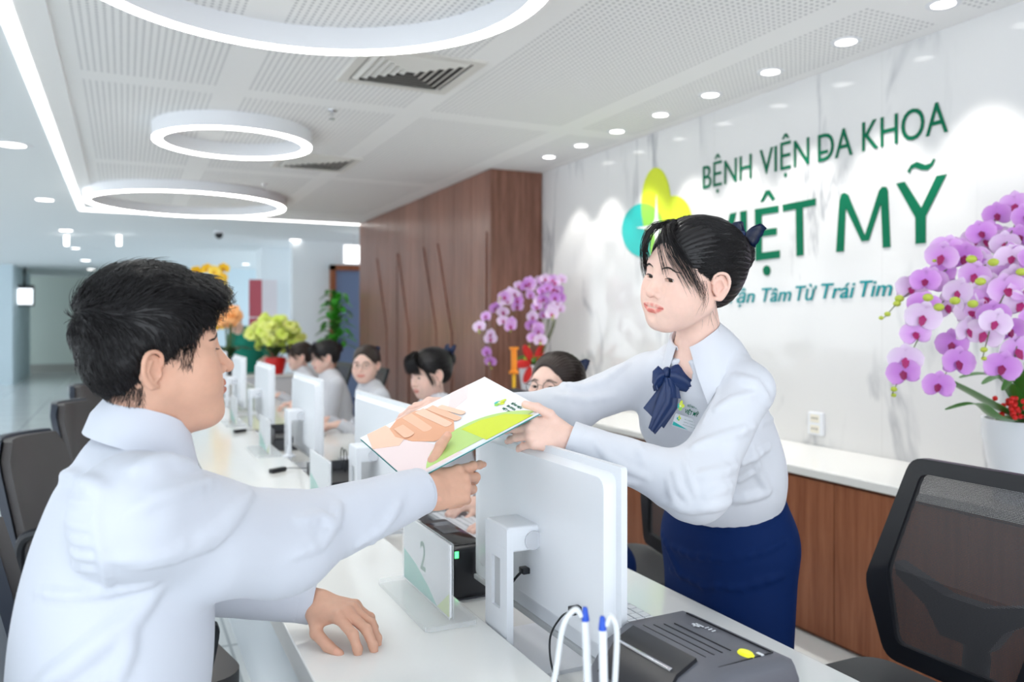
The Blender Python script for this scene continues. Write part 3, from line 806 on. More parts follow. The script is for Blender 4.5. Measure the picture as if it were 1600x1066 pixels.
# ---- hand: y = along fingers, x = thumb side, z = back of hand
def hand_sdf(p, curls, thumb, splay=(6, 1, -4, -9), s=1.0, wrist=.026):
    base = [(.026, .086, .002), (.008, .092, .004), (-.010, .088, .003), (-.027, .079, 0)]
    L = [(.043, .026, .021), (.047, .030, .022), (.043, .028, .021), (.034, .020, .019)]
    Rr = [(.0092, .0082, .0072), (.0094, .0083, .0072), (.0090, .0079, .0070), (.0080, .0070, .0062)]
    d = ell(p, (0, .048, -.002), (.037, .050, .0135))
    for i, b in enumerate(base):
        d = smin(d, cone(p, (b[0] * .45, .015, 0), b, .0125, .0115), .012)
    d = smin(d, cone(p, (0, -.030, 0), (0, .012, 0), wrist * .92, wrist * .82), .02)
    d = smin(d, ell(p, (.022, .034, -.010), (.016, .030, .013), rotm('Z', -18)), .014)      # thumb mount
    d = smin(d, ell(p, (-.022, .030, -.008), (.013, .030, .011)), .012)
    tips = []
    for i in range(4):
        c = curls[i]; a = math.radians(splay[i]); dirx = A3(-math.sin(a) * -1, math.cos(a), 0); pt = A3(*base[i]); ang = 0; q = pt; prev = Rr[i][0] * 1.08; fd = None
        for k in range(3):
            ang += c[k]; r_ = math.radians(ang)
            dv = A3(dirx[0] * math.cos(r_), dirx[1] * math.cos(r_), -math.sin(r_))
            nx = q + dv * L[i][k]; seg = cone(p, q, nx, prev, Rr[i][k] * (.97 if k < 2 else .86)); fd = seg if fd is None else smin(fd, seg, .0035)
            if k < 2: fd = smin(fd, sph(p, nx + A3(0, 0, .0012), Rr[i][k] * .99), .003)
            if k == 2: tips.append((q, nx, dv, Rr[i][k]))
            q = nx; prev = Rr[i][k] * (.99)
        d = smin(d, fd, .005)
        d = smin(d, sph(p, A3(*base[i]) + A3(0, -.001, .0045), .0075), .006)
    q = A3(.020, .022, -.008); fd = None; rr = [.0125, .0108, .0098, .0085]; th = thumb
    for k in range(3):
        dv = nrm(A3(*th[k])); nx = q + dv * (.044, .034, .027)[k]; seg = cone(p, q, nx, rr[k], rr[k + 1]); fd = seg if fd is None else smin(fd, seg, .005)
        if k == 2: tips.append((q, nx, dv, rr[3]))
        q = nx
    d = smin(d, fd, .010)
    return d, tips
def nail_color(v, tips, c, nup):
    for i, (a, b, dv, r) in enumerate(tips):
        up = nup[i]; up = nrm(up - dv * (up @ dv)); sd = np.cross(dv, up)
        cc = b - dv * .001 + up * r * .75
        l = np.stack([(v - cc) @ sd, (v - cc) @ dv, (v - cc) @ up], 1)
        m = np.clip(1.25 - ((np.abs(l[:, 0]) / (r * .78)) ** 3 + (np.abs(l[:, 1]) / (r * .95)) ** 3), 0, 1) * (l[:, 2] > -r * .45)
        c = c * (1 - m[:, None]) + A3(1.12, 1.08, 1.10) * m[:, None]
    return c
def make_hand(pos, fwd, up, thumb_right, curls, thumb, h=.0022, s=1.0, splay=(6, 1, -4, -9), wrist=.026):
    """returns verts, faces, colours in world space. thumb_right: thumb on the +x side of (fwd, up)"""
    y = nrm(A3(*fwd)); z = A3(*up); z = nrm(z - y * (z @ y)); x = np.cross(y, z)
    if not thumb_right: x = -x
    tips = hand_sdf(np.zeros((1, 3)), curls, thumb, splay, wrist=wrist)[1]
    f = lambda p: hand_sdf(p, curls, thumb, splay, wrist=wrist)[0]
    v, fc = surface_nets(f, (-.075, -.085, -.12), (.11, .215, .05), h)
    v = project(f, v, 2)
    nup = []
    for (a, b, dv, r) in tips[:4]: nup.append(A3(0, 0, 1) if abs(dv[2]) < .8 else A3(0, 1, .2))
    nup.append(A3(.55, 0, .8))
    # creases / knuckle redness
    c = np.ones((len(v), 3)); 
    k = np.exp(-((v - A3(0, .095, .008)) ** 2 / A3(.035, .012, .012) ** 2).sum(1))[:, None] * .25
    c = c * (1 - k) + c * A3(1.0, .86, .84) * k
    for (a, b, dv, r) in tips:
        t = np.exp(-((v - b) ** 2).sum(1) / .012 ** 2)[:, None] * .35; c = c * (1 - t) + c * A3(1.02, .84, .84) * t
    c = nail_color(v, tips, c, nup)
    R = np.stack([x, y, z], 1) * s
    v = v @ R.T + np.asarray(pos, float)
    if not thumb_right: fc = fc[:, ::-1]
    return v, fc, c
def join(parts):
    V_, F_, C_ = [], [], []; o = 0
    for v, f, c in parts:
        V_.append(v); F_.append(f + o); C_.append(c if c is not None else np.ones((len(v), 3))); o += len(v)
    return np.concatenate(V_), np.concatenate(F_), np.concatenate(C_)
def sdf_obj(name, f, lo, hi, h, m, parent, proj=1, col=None):
    v, fc = surface_nets(f, lo, hi, h)
    if proj: v = project(f, v, proj)
    return link(name, np_mesh(name, v, fc, col), m, parent)
# ================================================================= PEOPLE
WORLD[0] = True
M_SHIRT = mat('white_cotton', (.63, .65, .72, 1), .75, spec=.25, sheen=.15)
M_BLOUSE = mat('white_blouse_cloth', (.69, .70, .75, 1), .7, spec=.25, sheen=.15)
M_NAVY = mat('navy_skirt_cloth', (.0020, .016, .085, 1), .75, spec=.15); M_BOW = mat('navy_satin', (.008, .026, .10, 1), .42, spec=.5)
M_BTN = mat('shirt_button', (.8, .8, .8, 1), .25)
M_DKTR = mat('dark_trouser_cloth', (.03, .035, .05, 1), .8)
def n3(v): return np.array(v, float)
def unit(v): return nrm(n3(v))
def facing(pos, phi):
    """heading (deg, counter-clockwise from +Y) of a face turned phi degrees towards the left of the view from looking at the viewer"""
    tc = Vector((-pos[0], -pos[1])).normalized(); a = math.atan2(-tc.x, tc.y)
    return math.degrees(a) - phi
def surf_project(f, pts, n=10, off=0.0):
    v = pts.copy()
    for _ in range(n):
        e = .001; d = f(v); g = np.stack([f(v + np.eye(3)[k] * e) - d for k in range(3)], 1) / e
        L = np.sqrt((g * g).sum(1)) + 1e-6; v = v - g / L[:, None] * np.clip((d - off) / L, -.03, .03)[:, None]
    return v
def guide_strands(guides, n, jit, rs, K=10):
    """strands around Catmull-Rom guide curves; guides: list of (points, spread0, spread1)"""
    out = []
    for i in range(n):
        g, s0, s1 = guides[rs.randint(len(guides))]
        c = np.array([tuple(v) for v in bez(g, 8)]); idx = np.linspace(0, len(c) - 1, K); lo = np.floor(idx).astype(int); hi = np.minimum(lo + 1, len(c) - 1)
        q = c[lo] * (1 - (idx - lo))[:, None] + c[hi] * (idx - lo)[:, None]
        a = rs.randn(3); t = np.linspace(0, 1, K)[:, None]
        q = q + a * (s0 * (1 - t) + s1 * t) + np.sin(t * 5 + rs.rand() * 6) * rs.randn(3) * jit
        out.append(q)
    return np.array(out)
def taper(S_, K, r, tip=.25):
    t = np.linspace(0, 1, K); return np.tile(r * (1 - t ** 2.5 * (1 - tip)), (S_, 1))
# ---- hair, women: pulled back into a netted bun with a bow
def w_cap(p, fringe=0, groove=1):
    d = ell(p, (0, -.018, .040), (.0825, .104, .090))
    d = smin(d, ell(p, (0, -.070, -.008), (.062, .055, .062)), .03)
    d = smin(d, ell(p, (0, -.060, .040), (.078, .075, .075)), .03)
    q = p.copy(); q[:, 0] = np.abs(q[:, 0])
    visor = ell(p, (0, .125, -.018), (.074, .088, .108))
    d = smax(d, -visor, .006)
    d = smax(d, -ell(q, (.080, .035, -.050), (.040, .050, .062)), .008)       # clears ear and cheek
    d = smax(d, -ell(q, (.092, -.008, -.012), (.022, .020, .028)), .004)
    if not groove: return d
    a = np.arctan2(p[:, 0], p[:, 2] - .03); d = d - .0010 * np.sin(a * 46 + fbm(p, 30, 4, 1) * 4) - .0012 * fbm(p, 60, 9, 2)
    return d
def hair_back(parent, M, mm, h=.003, strands=1600, bow=True, part=.012, bangs='curtain', seed=1, side=1, bun_up=0):
    rs = np.random.RandomState(seed)
    bun = A3(0, -.136, .036 + bun_up)
    def hm(p):
        d = w_cap(p)
        b = ell(p, bun, (.040, .032, .042)); b = b - .0014 * (np.sin(p[:, 0] * 420) * np.sin(p[:, 2] * 420) + np.sin(p[:, 1] * 420 + p[:, 2] * 250) * .6)
        return smin(d, b, .012)
    hs_ = lambda p: smin(w_cap(p, 0, 0), ell(p, bun, (.040, .032, .042)), .012) - .001
    v, fc = surface_nets(hm, (-.11, -.19, -.10), (.11, .10, .15), h); v = project(hm, v, 1)
    hr = link('hair', np_mesh('hair', to_world(v, M), fc), mm, parent)
    if strands:
        K = 12; t = np.linspace(0, 1, K)[None, :, None]
        S_ = strands
        ang = rs.uniform(-1, 1, S_); 
        # roots along the parting and hairline
        u = rs.rand(S_)
        fx = side * part + np.sign(ang) * .004; root = np.stack([np.where(u < .45, fx, np.sign(ang) * (.03 + .045 * rs.rand(S_))), np.where(u < .45, .06 - .07 * rs.rand(S_), .055 - .06 * rs.rand(S_)), np.where(u < .45, .115, .07 - .12 * rs.rand(S_))], 1)
        ctrl = np.stack([np.sign(ang) * (.05 + .045 * rs.rand(S_)), -.02 - .03 * rs.rand(S_), -.02 + .12 * rs.rand(S_)], 1)
        end = bun + rs.randn(S_, 3) * A3(.015, .006, .018)
        q = (1 - t) ** 2 * root[:, None] + 2 * t * (1 - t) * ctrl[:, None] + t * t * end[:, None]
        fl = surf_project(hs_, q.reshape(-1, 3), 6, .0004); Pq = fl.reshape(q.shape); Pq[:, 1:-1] = (Pq[:, :-2] + Pq[:, 1:-1] * 2 + Pq[:, 2:]) / 4; Pq += rs.randn(S_, 1, 3) * .0006
        Pq[:, 0] = Pq[:, 1]
        D_ = np.diff(Pq, axis=1); D_ /= np.linalg.norm(D_, axis=2, keepdims=True) + 1e-6; keep = (np.abs(np.diff(Pq, axis=1)).max((1, 2)) < .04) & ((D_[:, 1:] * D_[:, :-1]).sum(2)[:, 1:].min(1) > .6)
        Pq = Pq[keep]; ribbon_strands(to_world(Pq.reshape(-1, 3), M).reshape(Pq.shape), taper(len(Pq), K, .00036, .4), 'hair_strands', mm, hr)
    if bangs:
        s_ = side; gd = []
        if bangs == 'curtain':
            x0 = s_ * part
            for sg, ex in ((-1, 0), (1, 0)):
                for o in range(5):
                    k = o / 4 + .15
                    gd.append(([(x0, .048, .114), (x0 + sg * (.012 + .018 * k), .086, .101 - .004 * k), (sg * (.034 + .020 * k), .100 - .016 * k, .060), (sg * (.056 + .014 * k), .082 - .022 * k, .022), (sg * (.072 + .006 * k), .052 - .018 * k, -.018 - .01 * k)], .002, .0055 + .004 * (1 - k)))
            gd.append(([(x0, .050, .114), (x0 - .010, .089, .098), (x0 - .020, .101, .060), (x0 - .030, .098, .030), (x0 - .036, .094, .008)], .002, .006))
            n_ = 210
        else:
            for o in range(9):
                x = -.045 + .09 * o / 8
                gd.append(([(x * .4, .05, .122), (x * .8, .092, .098), (x * 1.1, .104 - abs(x) * .25, .058), (x * 1.25, .103 - abs(x) * .35, .024)], .003, .006))
            for sg in (-1, 1): gd.append(([(sg * .03, .06, .11), (sg * .062, .07, .07), (sg * .076, .052, .02), (sg * .080, .035, -.045)], .003, .005))
            n_ = 700
        q = guide_strands(gd, n_ if strands > 500 else n_ // 2, .0012, rs)
        ribbon_strands(to_world(q.reshape(-1, 3), M).reshape(q.shape), taper(len(q), 10, .00055 if strands > 500 else .0011, .25), 'fringe', mm, hr)
        if strands > 500:      # stray hairs at the nape and temple
            gd = [([(sg * .06, -.02, -.02), (sg * .066, -.01, -.06), (sg * .060, -.03, -.10)], .004, .014) for sg in (-1, 1)] + [([(sg * .076, .03, .0), (sg * .080, .024, -.03), (sg * .072, .022, -.065)], .002, .004) for sg in (-1, 1)]
            q = guide_strands(gd, 46, .003, rs); ribbon_strands(to_world(q.reshape(-1, 3), M).reshape(q.shape), taper(len(q), 10, .00028, .2), 'stray_hair', mm, hr)
    if bow:
        bb = thing_child('hair_bow', parent)
        bm = bmesh.new()
        c = Vector(bun) + Vector((0, -.004, .034))
        for sg in (-1, 1):
            for lay, (w_, hh_, dz) in enumerate(((.052, .020, 0), (.046, .017, .010))):
                P0 = []
                n1, n2 = 8, 8
                g = [[None] * (n2 + 1) for _ in range(n1 + 1)]
                for i in range(n1 + 1):
                    u = i / n1
                    for j in range(n2 + 1):
                        v_ = j / n2 * 2 - 1
                        wd = .006 + hh_ * (math.sin(u * PI * .62) ** .8)
                        g[i][j] = bm.verts.new(M @ (c + Vector((sg * (u * w_), -.006 - dz * .5 - v_ * wd * .55 + .003 * math.sin(u * 9) + .002 * math.cos(v_ * 9) * u, dz * .4 + .004 + v_ * wd * .85 + .010 * math.sin(u * PI * .9)))))
                for i in range(n1):
                    for j in range(n2): bm.faces.new((g[i][j], g[i + 1][j], g[i + 1][j + 1], g[i][j + 1]))
        bmesh.ops.solidify(bm, geom=bm.faces[:], thickness=.0018)
        bmesh.ops.create_uvsphere(bm, u_segments=12, v_segments=8, radius=.009, matrix=M @ Matrix.Translation(c + Vector((0, -.004, .008))))
        me = bpy.data.meshes.new('hair_bow')
        for f in bm.faces: f.smooth = True
        bm.to_mesh(me); bm.free(); me.materials.append(M_BOW); bpy.data.objects.remove(bb)
        link('hair_bow', me, None, parent)
    return hr
def thing_child(name, parent):
    o = bpy.data.objects.new(name, None); return o
def glasses(parent, M, mm):
    bm = bmesh.new()
    for sx in (-1, 1):
        c = Vector((sx * .033, .098, -.002)); pts = []
        for k in range(25):
            a = 2 * PI * k / 24; pts.append(M @ (c + Vector((.0235 * math.cos(a), -.004 * abs(math.cos(a)), .019 * math.sin(a)))))
        tube(bm, pts, .0011, 6, False)
        tube(bm, [M @ Vector((sx * .056, .094, .004)), M @ Vector((sx * .074, .08, .006)), M @ Vector((sx * .082, .0, .004))], .0011, 6)
    tube(bm, [M @ Vector((-.010, .099, .002)), M @ Vector((0, .103, .004)), M @ Vector((.010, .099, .002))], .001, 6)
    return finish(bm, 'glasses', mm, parent, True, 80)
# ---- torso and sleeves
def torso_sdf(p, J, male):
    C = n3(J['neck']); Hp = n3(J['pelvis']); sr = n3(J['sr']); sl = n3(J['sl'])
    x = nrm(sr - sl); up = nrm(C - Hp); x = nrm(x - up * (x @ up)); y = np.cross(up, x)          # x = right, y = forward
    R = np.stack([x, y, up], 1); L = np.linalg.norm(C - Hp); sw = np.linalg.norm(sr - sl) / 2
    k = J.get('bulk', 1.0)
    at = lambda a, b, c: Hp + x * a + y * b + up * c * L
    d = ell(p, at(0, .0, .70), (sw * .93 * k, (.118 if male else .108) * k, .20), R)
    d = smin(d, ell(p, at(0, .010 if male else .0, .35), ((.155 if male else .128) * k, (.125 if male else .098) * k, .20), R), .10)
    d = smin(d, ell(p, at(0, -.0, .03), ((.165 if male else .150) * k, (.130 if male else .110) * k, .15), R), .08)
    for s_, q in ((1, sr), (-1, sl)):
        d = smin(d, cone(p, C + x * s_ * .035 - up * .035, q - up * .012, .050, .052 if male else .044), .05)
    d = smin(d, cone(p, C - up * .06, C - up * .015, .075, .058), .05)
    if not male:
        for s_ in (-1, 1): d = smin(d, sph(p, at(s_ * .075, .070, .62), .068), .05)
    return d, (x, y, up, R, Hp, L)
def sleeve_sdf(p, s_, e, w_, r, wr=None, fold=.004, seed=0):
    s_, e, w_ = n3(s_), n3(e), n3(w_)
    d = cone(p, s_, e, r[0], r[1]); d = smin(d, cone(p, e, w_, r[1], r[2]), .05)
    if fold:
        ax = nrm(w_ - e); t = (p - e) @ ax; ax2 = nrm(e - s_); t2 = (p - s_) @ ax2
        n = fbm(p, 22, seed, 2)
        bend = np.exp(-((p - e) ** 2).sum(1) / .075 ** 2)
        d = d - fold * (np.sin(t * 95 + n * 5) * (.25 + bend) * .5 + n * .9)
    if wr is not None:                                             # open cuff around the wrist
        q, rad = wr; ax = nrm(w_ - e)
        pl = (p - n3(w_)) @ ax; d = smax(d, np.minimum(pl, .11 - np.linalg.norm(p - n3(w_), axis=1)), .002); d = smax(d, -cone(p, n3(w_) - ax * .035, n3(w_) + ax * .05, rad, rad), .002)
    return d
def cuff_ring(parent, w_, e, r, m, ln=.055, th=.003):
    ax = Vector(nrm(n3(w_) - n3(e))); a = Vector(w_) - ax * ln; b = Vector(w_) + ax * .004
    x, y = frame(ax); M = Matrix((x, y, ax)).transposed().to_4x4(); M.translation = a
    bm = bmesh.new(); L = (b - a).length
    lathe(bm, [(r + .001, 0), (r + th, .002), (r + th * .8, L * .5), (r + th, L - .003), (r + th * .6, L), (r - .001, L - .001), (r - .001, 0), (r + .001, 0)], 36, (0, 0, 0), M)
    return finish(bm, 'cuff', m, parent, True, 60)
def collar(parent, C, up, fwd, m, r=.062, h=.038, name='collar', gap=24, pt=.06, spread=.025, drop=.006, flare=.013):
    """stand-and-fall shirt collar: open ring round the neck with two points in front"""
    up = Vector(up).normalized(); fwd = Vector(fwd); fwd = (fwd - up * fwd.dot(up)).normalized(); rt = fwd.cross(up).normalized()
    bm = bmesh.new(); n = 48; rows = []
    for i in range(n + 1):
        a = math.radians(gap * .5 + (360 - gap) * i / n)          # 0 = front
        ca, sa = math.cos(a), math.sin(a); fr = max(0, math.cos(a)) ** 2.2
        rad = r * (1 + .06 * abs(sa)); base = Vector(C) + fwd * ca * rad * .98 + rt * sa * rad
        o_ = (fwd * ca + rt * sa)
        top = base + up * (h * (1 - .42 * fr)) - o_ * .004 - up * 0
        tip = max(0, 1 - min(i, n - i) / (n * .16))                # 1 at the two front ends
        fall = base + o_ * (flare + .010 * fr) - up * (drop + pt * tip ** 1.3) + fwd * (.012 * tip) + rt * (math.copysign(spread, sa) * tip)
        mid = (top + fall) * .5 + o_ * .007
        rows.append([bm.verts.new(base - o_ * .003 - up * .012), bm.verts.new(top - o_ * .001), bm.verts.new(top + o_ * .003 + up * .0015), bm.verts.new(mid), bm.verts.new(fall)])
    for a, b in zip(rows, rows[1:]):
        for k in range(4): bm.faces.new((a[k], b[k], b[k + 1], a[k + 1]))
    bmesh.ops.recalc_face_normals(bm, faces=bm.faces[:])
    bmesh.ops.solidify(bm, geom=bm.faces[:], thickness=.0016)
    return finish(bm, name, m, parent, True, 70)
def skin_body(parent, M, hv, hf, hc, hands, J, skin, male, legs=None):
    """head, neck, hands and the trunk under the clothes in one mesh"""
    parts = [(to_world(hv, M), hf, hc)] + hands
    def f(p):
        d, _ = torso_sdf(p, J, male); d = d + .022
        for a, b, c in (('sr', 'er', 'wr'), ('sl', 'el', 'wl')):
            d = smin(d, cone(p, n3(J[a]), n3(J[b]), .030, .022), .03); d = smin(d, cone(p, n3(J[b]), n3(J[c]), .022, .019), .02)
        if legs:
            for h_, k_, a_, t_ in legs:
                d = smin(d, cone(p, n3(h_), n3(k_), .062, .046), .03); d = smin(d, cone(p, n3(k_), n3(a_), .044, .030), .02); d = smin(d, cone(p, n3(a_), n3(t_), .028, .022), .02)
        return d
    allp = np.array([n3(J[k]) for k in ('neck', 'pelvis', 'sr', 'sl', 'er', 'el', 'wr', 'wl')] + [n3(q) for l in (legs or []) for q in l])
    v, fc = surface_nets(f, allp.min(0) - .2, allp.max(0) + .2, .014)
    parts.append((v, fc, None)); V_, F_, C_ = join(parts)
    return link('body', np_mesh('body', V_, F_, C_), skin, parent)
def shoes(parent, ankles, fwd, m=None):
    f_ = Vector(fwd).normalized()
    for a in ankles:
        a = n3(a); t = a + n3(f_) * .15
        ff = lambda p: smax(smin(cone(p, (a[0], a[1], .045), (t[0], t[1], .03), .040, .034), sph(p, (a[0], a[1], .06), .042), .03), -p[:, 2] + .002, .004)
        v, fc = surface_nets(ff, np.minimum(a, t) * A3(1, 1, 0) - .07, np.maximum(a, t) * A3(1, 1, 0) + A3(.07, .07, .13), .008)
        link('shoe', np_mesh('shoe', v, fc), m or M_BLK, parent)

def march(f, px, py, d0=.7, d1=3.0):
    """first surface point seen at a pixel of the photo"""
    o = n3(P(px, py, 0.0)); r = n3(P(px, py, 1.0)) - o; L = np.linalg.norm(r); r /= L; t = d0
    for _ in range(80):
        d = f((o + r * t)[None])[0]
        if d < .0004: break
        t += max(d * .8, .0004)
        if t > d1: return None
    return o + r * t
def cloth_ridges(base, specs):
    """specs: (pixel path, radius, depth of embedding, smoothing); returns a function adding the folds to a distance"""
    R_ = []
    for path, r, emb, k in specs:
        pts = []
        for i in range(len(path) - 1):
            for t in np.linspace(0, 1, 4)[:-1]:
                pts.append((path[i][0] * (1 - t) + path[i + 1][0] * t, path[i][1] * (1 - t) + path[i + 1][1] * t))
        pts.append(path[-1]); w3 = [march(base, *q) for q in pts]; o = n3(co.location)
        w3 = [q + nrm(q - o) * r * emb if q is not None else None for q in w3]
        n = len(w3)
        for i in range(n - 1):
            a, b = w3[i], w3[i + 1]
            if a is None or b is None or np.linalg.norm(a - b) > .08: continue
            ta = math.sin(PI * (i + .5) / n) ** .5
            R_.append((a, b, r * (.35 + .65 * ta), k))
    if not R_: return lambda p, d: d
    def add(p, d):
        for a, b, r, k in R_:
            m = np.linalg.norm(p - (a + b) / 2, axis=1) < np.linalg.norm(a - b) / 2 + r + k + .02
            if m.any(): d[m] = smin(d[m], cone(p[m], a, b, r, r), k)
        return d
    return add

def seated_woman(label, hp, phi, pitch=8, roll=0, hair='sweep', gl=False, tie=True, skin=None, hm=None, wr=None, wl=None, bow=True, lean=.12, h=.0036, seed=1, strands=0, hs=.97, lipc=(.86, .38, .38)):
    g = dict(w=.98, ear=.92, nose=.86, neck=.046, chin=-.094, chiny=-.003, open=.0042, slz=-.003, lip=.8, mouth=.024)
    yaw = facing(hp, phi); M = head_matrix(hp, yaw, pitch, roll, hs)
    o = thing('person', label, 'person', (hp.x + .16, hp.y, 0))
    b = -(M.to_3x3() @ Vector((0, 1, 0))); b.z = 0
    N = Vector((hp.x + .025 + b.x * .015, hp.y + b.y * .03, hp.z - .145)); pel = Vector((N.x + lean, N.y, .53))
    aim_neck(g, M, N); f = lambda p: head_sdf(p, g)
    v, fc = surface_nets(f, (-.14, -.20, -.27), (.14, .13, .13), h); v = project(f, v, 1)
    c = skin_colors(v, g, lipc, (1.02, .82, .80))
    sr = N + Vector((.015, .175, -.042)); sl = N + Vector((.015, -.175, -.042))
    wr = Vector(wr) if wr else Vector((N.x - .24, N.y + .12, .745)); wl = Vector(wl) if wl else Vector((N.x - .22, N.y - .12, .745))
    def elbow(s_, w_): m = (s_ + w_) / 2; d = (w_ - s_).length; k = math.sqrt(max(0, .265 ** 2 - (d / 2) ** 2)); return m + Vector((.35, 0, -.94)) * k
    J = dict(neck=tuple(N), pelvis=tuple(pel), sr=tuple(sr), sl=tuple(sl), er=tuple(elbow(sr, wr)), el=tuple(elbow(sl, wl)), wr=tuple(wr), wl=tuple(wl), bulk=.92)
    cu = [(22, 30, 18), (24, 32, 18), (26, 34, 18), (28, 34, 18)]; th = [(.6, .7, -.3), (.2, .93, -.3), (.1, .95, -.3)]
    h1 = make_hand(wr, (-.95, -.25, -.12), (-.1, 0, 1), False, cu, th, .0042, .9, wrist=.024); h2 = make_hand(wl, (-.95, .2, -.12), (-.1, 0, 1), True, cu, th, .0042, .9, wrist=.024)
    legs = [((pel.x, N.y + .08, .50), (pel.x - .42, N.y + .08, .48), (pel.x - .40, N.y + .08, .09), (pel.x - .5, N.y + .08, .04)), ((pel.x, N.y - .08, .50), (pel.x - .42, N.y - .08, .48), (pel.x - .40, N.y - .08, .09), (pel.x - .5, N.y - .08, .04))]
    skin_body(o, M, v, fc, c, [h1, h2], J, skin or SK_W, False, legs)
    eyes(o, M, g, (0, -.25)); brows(o, M, f, M_HAIRB, 50, 1.7, .0175)
    hair_back(o, M, hm or M_HAIRB, h, strands, bow, .006, {'sweep': 'curtain', 'full': 'full', 'none': None}[hair], seed, 1, .01)
    if gl: glasses(o, M, mat('dark_metal_frame', (.08, .07, .07, 1), .3, metal=.7))
    J_ = {k: n3(q) for k, q in J.items()}
    def sf(p):
        d, (x, y, up, R, Hp, L) = torso_sdf(p, J, False); d = d - .003 * fbm(p, 12, seed, 2)
        d = smin(d, sleeve_sdf(p, J_['sr'], J_['er'], J_['wr'], (.056, .052, .034), (J_['wr'], .027), .003, 15), .03)
        d = smin(d, sleeve_sdf(p, J_['sl'], J_['el'], J_['wl'], (.056, .052, .034), (J_['wl'], .027), .003, 18), .03)
        C = n3(N); d = smax(d, -cone(p, C + A3(0, 0, -.03), C + A3(0, 0, .12), .046, .052), .004)
        return smax(d, -(p[:, 2] - .50), .01)
    ks = [J_[k] for k in J_ if k != 'bulk']; lo = np.min(ks, 0) - .16; hi = np.max(ks, 0) + .16
    v, fc = surface_nets(sf, lo, hi, .0085); link('blouse', np_mesh('blouse', v, fc), M_BLOUSE, o)
    cuff_ring(o, J_['wr'], J_['er'], .0325, M_BLOUSE, .05); cuff_ring(o, J_['wl'], J_['el'], .0325, M_BLOUSE, .05)
    up = (N - pel).normalized(); collar(o, N + Vector((-.008, 0, .008)), up, (-1, 0, 0), M_BLOUSE, .056, .034, gap=36, pt=.05, spread=.03, drop=.016, flare=.02)
    if tie:
        K = march_dir(sf, N + Vector((-.3, 0, -.075)), (1, 0, 0)); K = Vector(K)
        bm = bmesh.new()
        for sy in (-1, 1):
            Mx = Matrix.Translation(K + Vector((-.012, sy * .024, 0))) @ Matrix.Rotation(sy * .3, 4, 'X') @ Matrix.Diagonal((.35, 1, .62, 1)); bmesh.ops.create_uvsphere(bm, u_segments=14, v_segments=10, radius=.026, matrix=Mx)
            prism(bm, [(-.012, 0), (.012, 0), (.022, -.085), (.004, -.105), (-.008, -.085)], 0, .004, Matrix.Translation(K + Vector((-.010 - .01, sy * .006, -.005))) @ Matrix.Rotation(sy * .16, 4, 'X') @ Matrix(((0, 0, 1, 0), (1, 0, 0, 0), (0, 1, 0, 0), (0, 0, 0, 1))))
        bmesh.ops.create_uvsphere(bm, u_segments=12, v_segments=8, radius=.010, matrix=Matrix.Translation(K + Vector((-.018, 0, 0))))
        finish(bm, 'bow_tie', M_BOW, o, True, 60)
    def kf(p):
        d = ell(p, tuple(pel + Vector((0, 0, .0))), (.14, .17, .10))
        for sy in (-.08, .08): d = smin(d, cone(p, pel + Vector((0, sy, -.02)), (pel.x - .40, pel.y + sy, .475), .088, .072), .05)
        return d
    v, fc = surface_nets(kf, (pel.x - .55, pel.y - .24, .33), (pel.x + .2, pel.y + .24, .68), .012); link('skirt', np_mesh('skirt', v, fc), M_NAVY, o)
    shoes(o, [(legs[0][2]), (legs[1][2])], (-1, 0, 0))
    return o
def march_dir(f, o, r, n=80):
    o = n3(o); r = unit(r); t = 0
    for _ in range(n):
        d = f((o + r * t)[None])[0]
        if d < .0005: break
        t += max(d * .8, .0005)
    return o + r * t
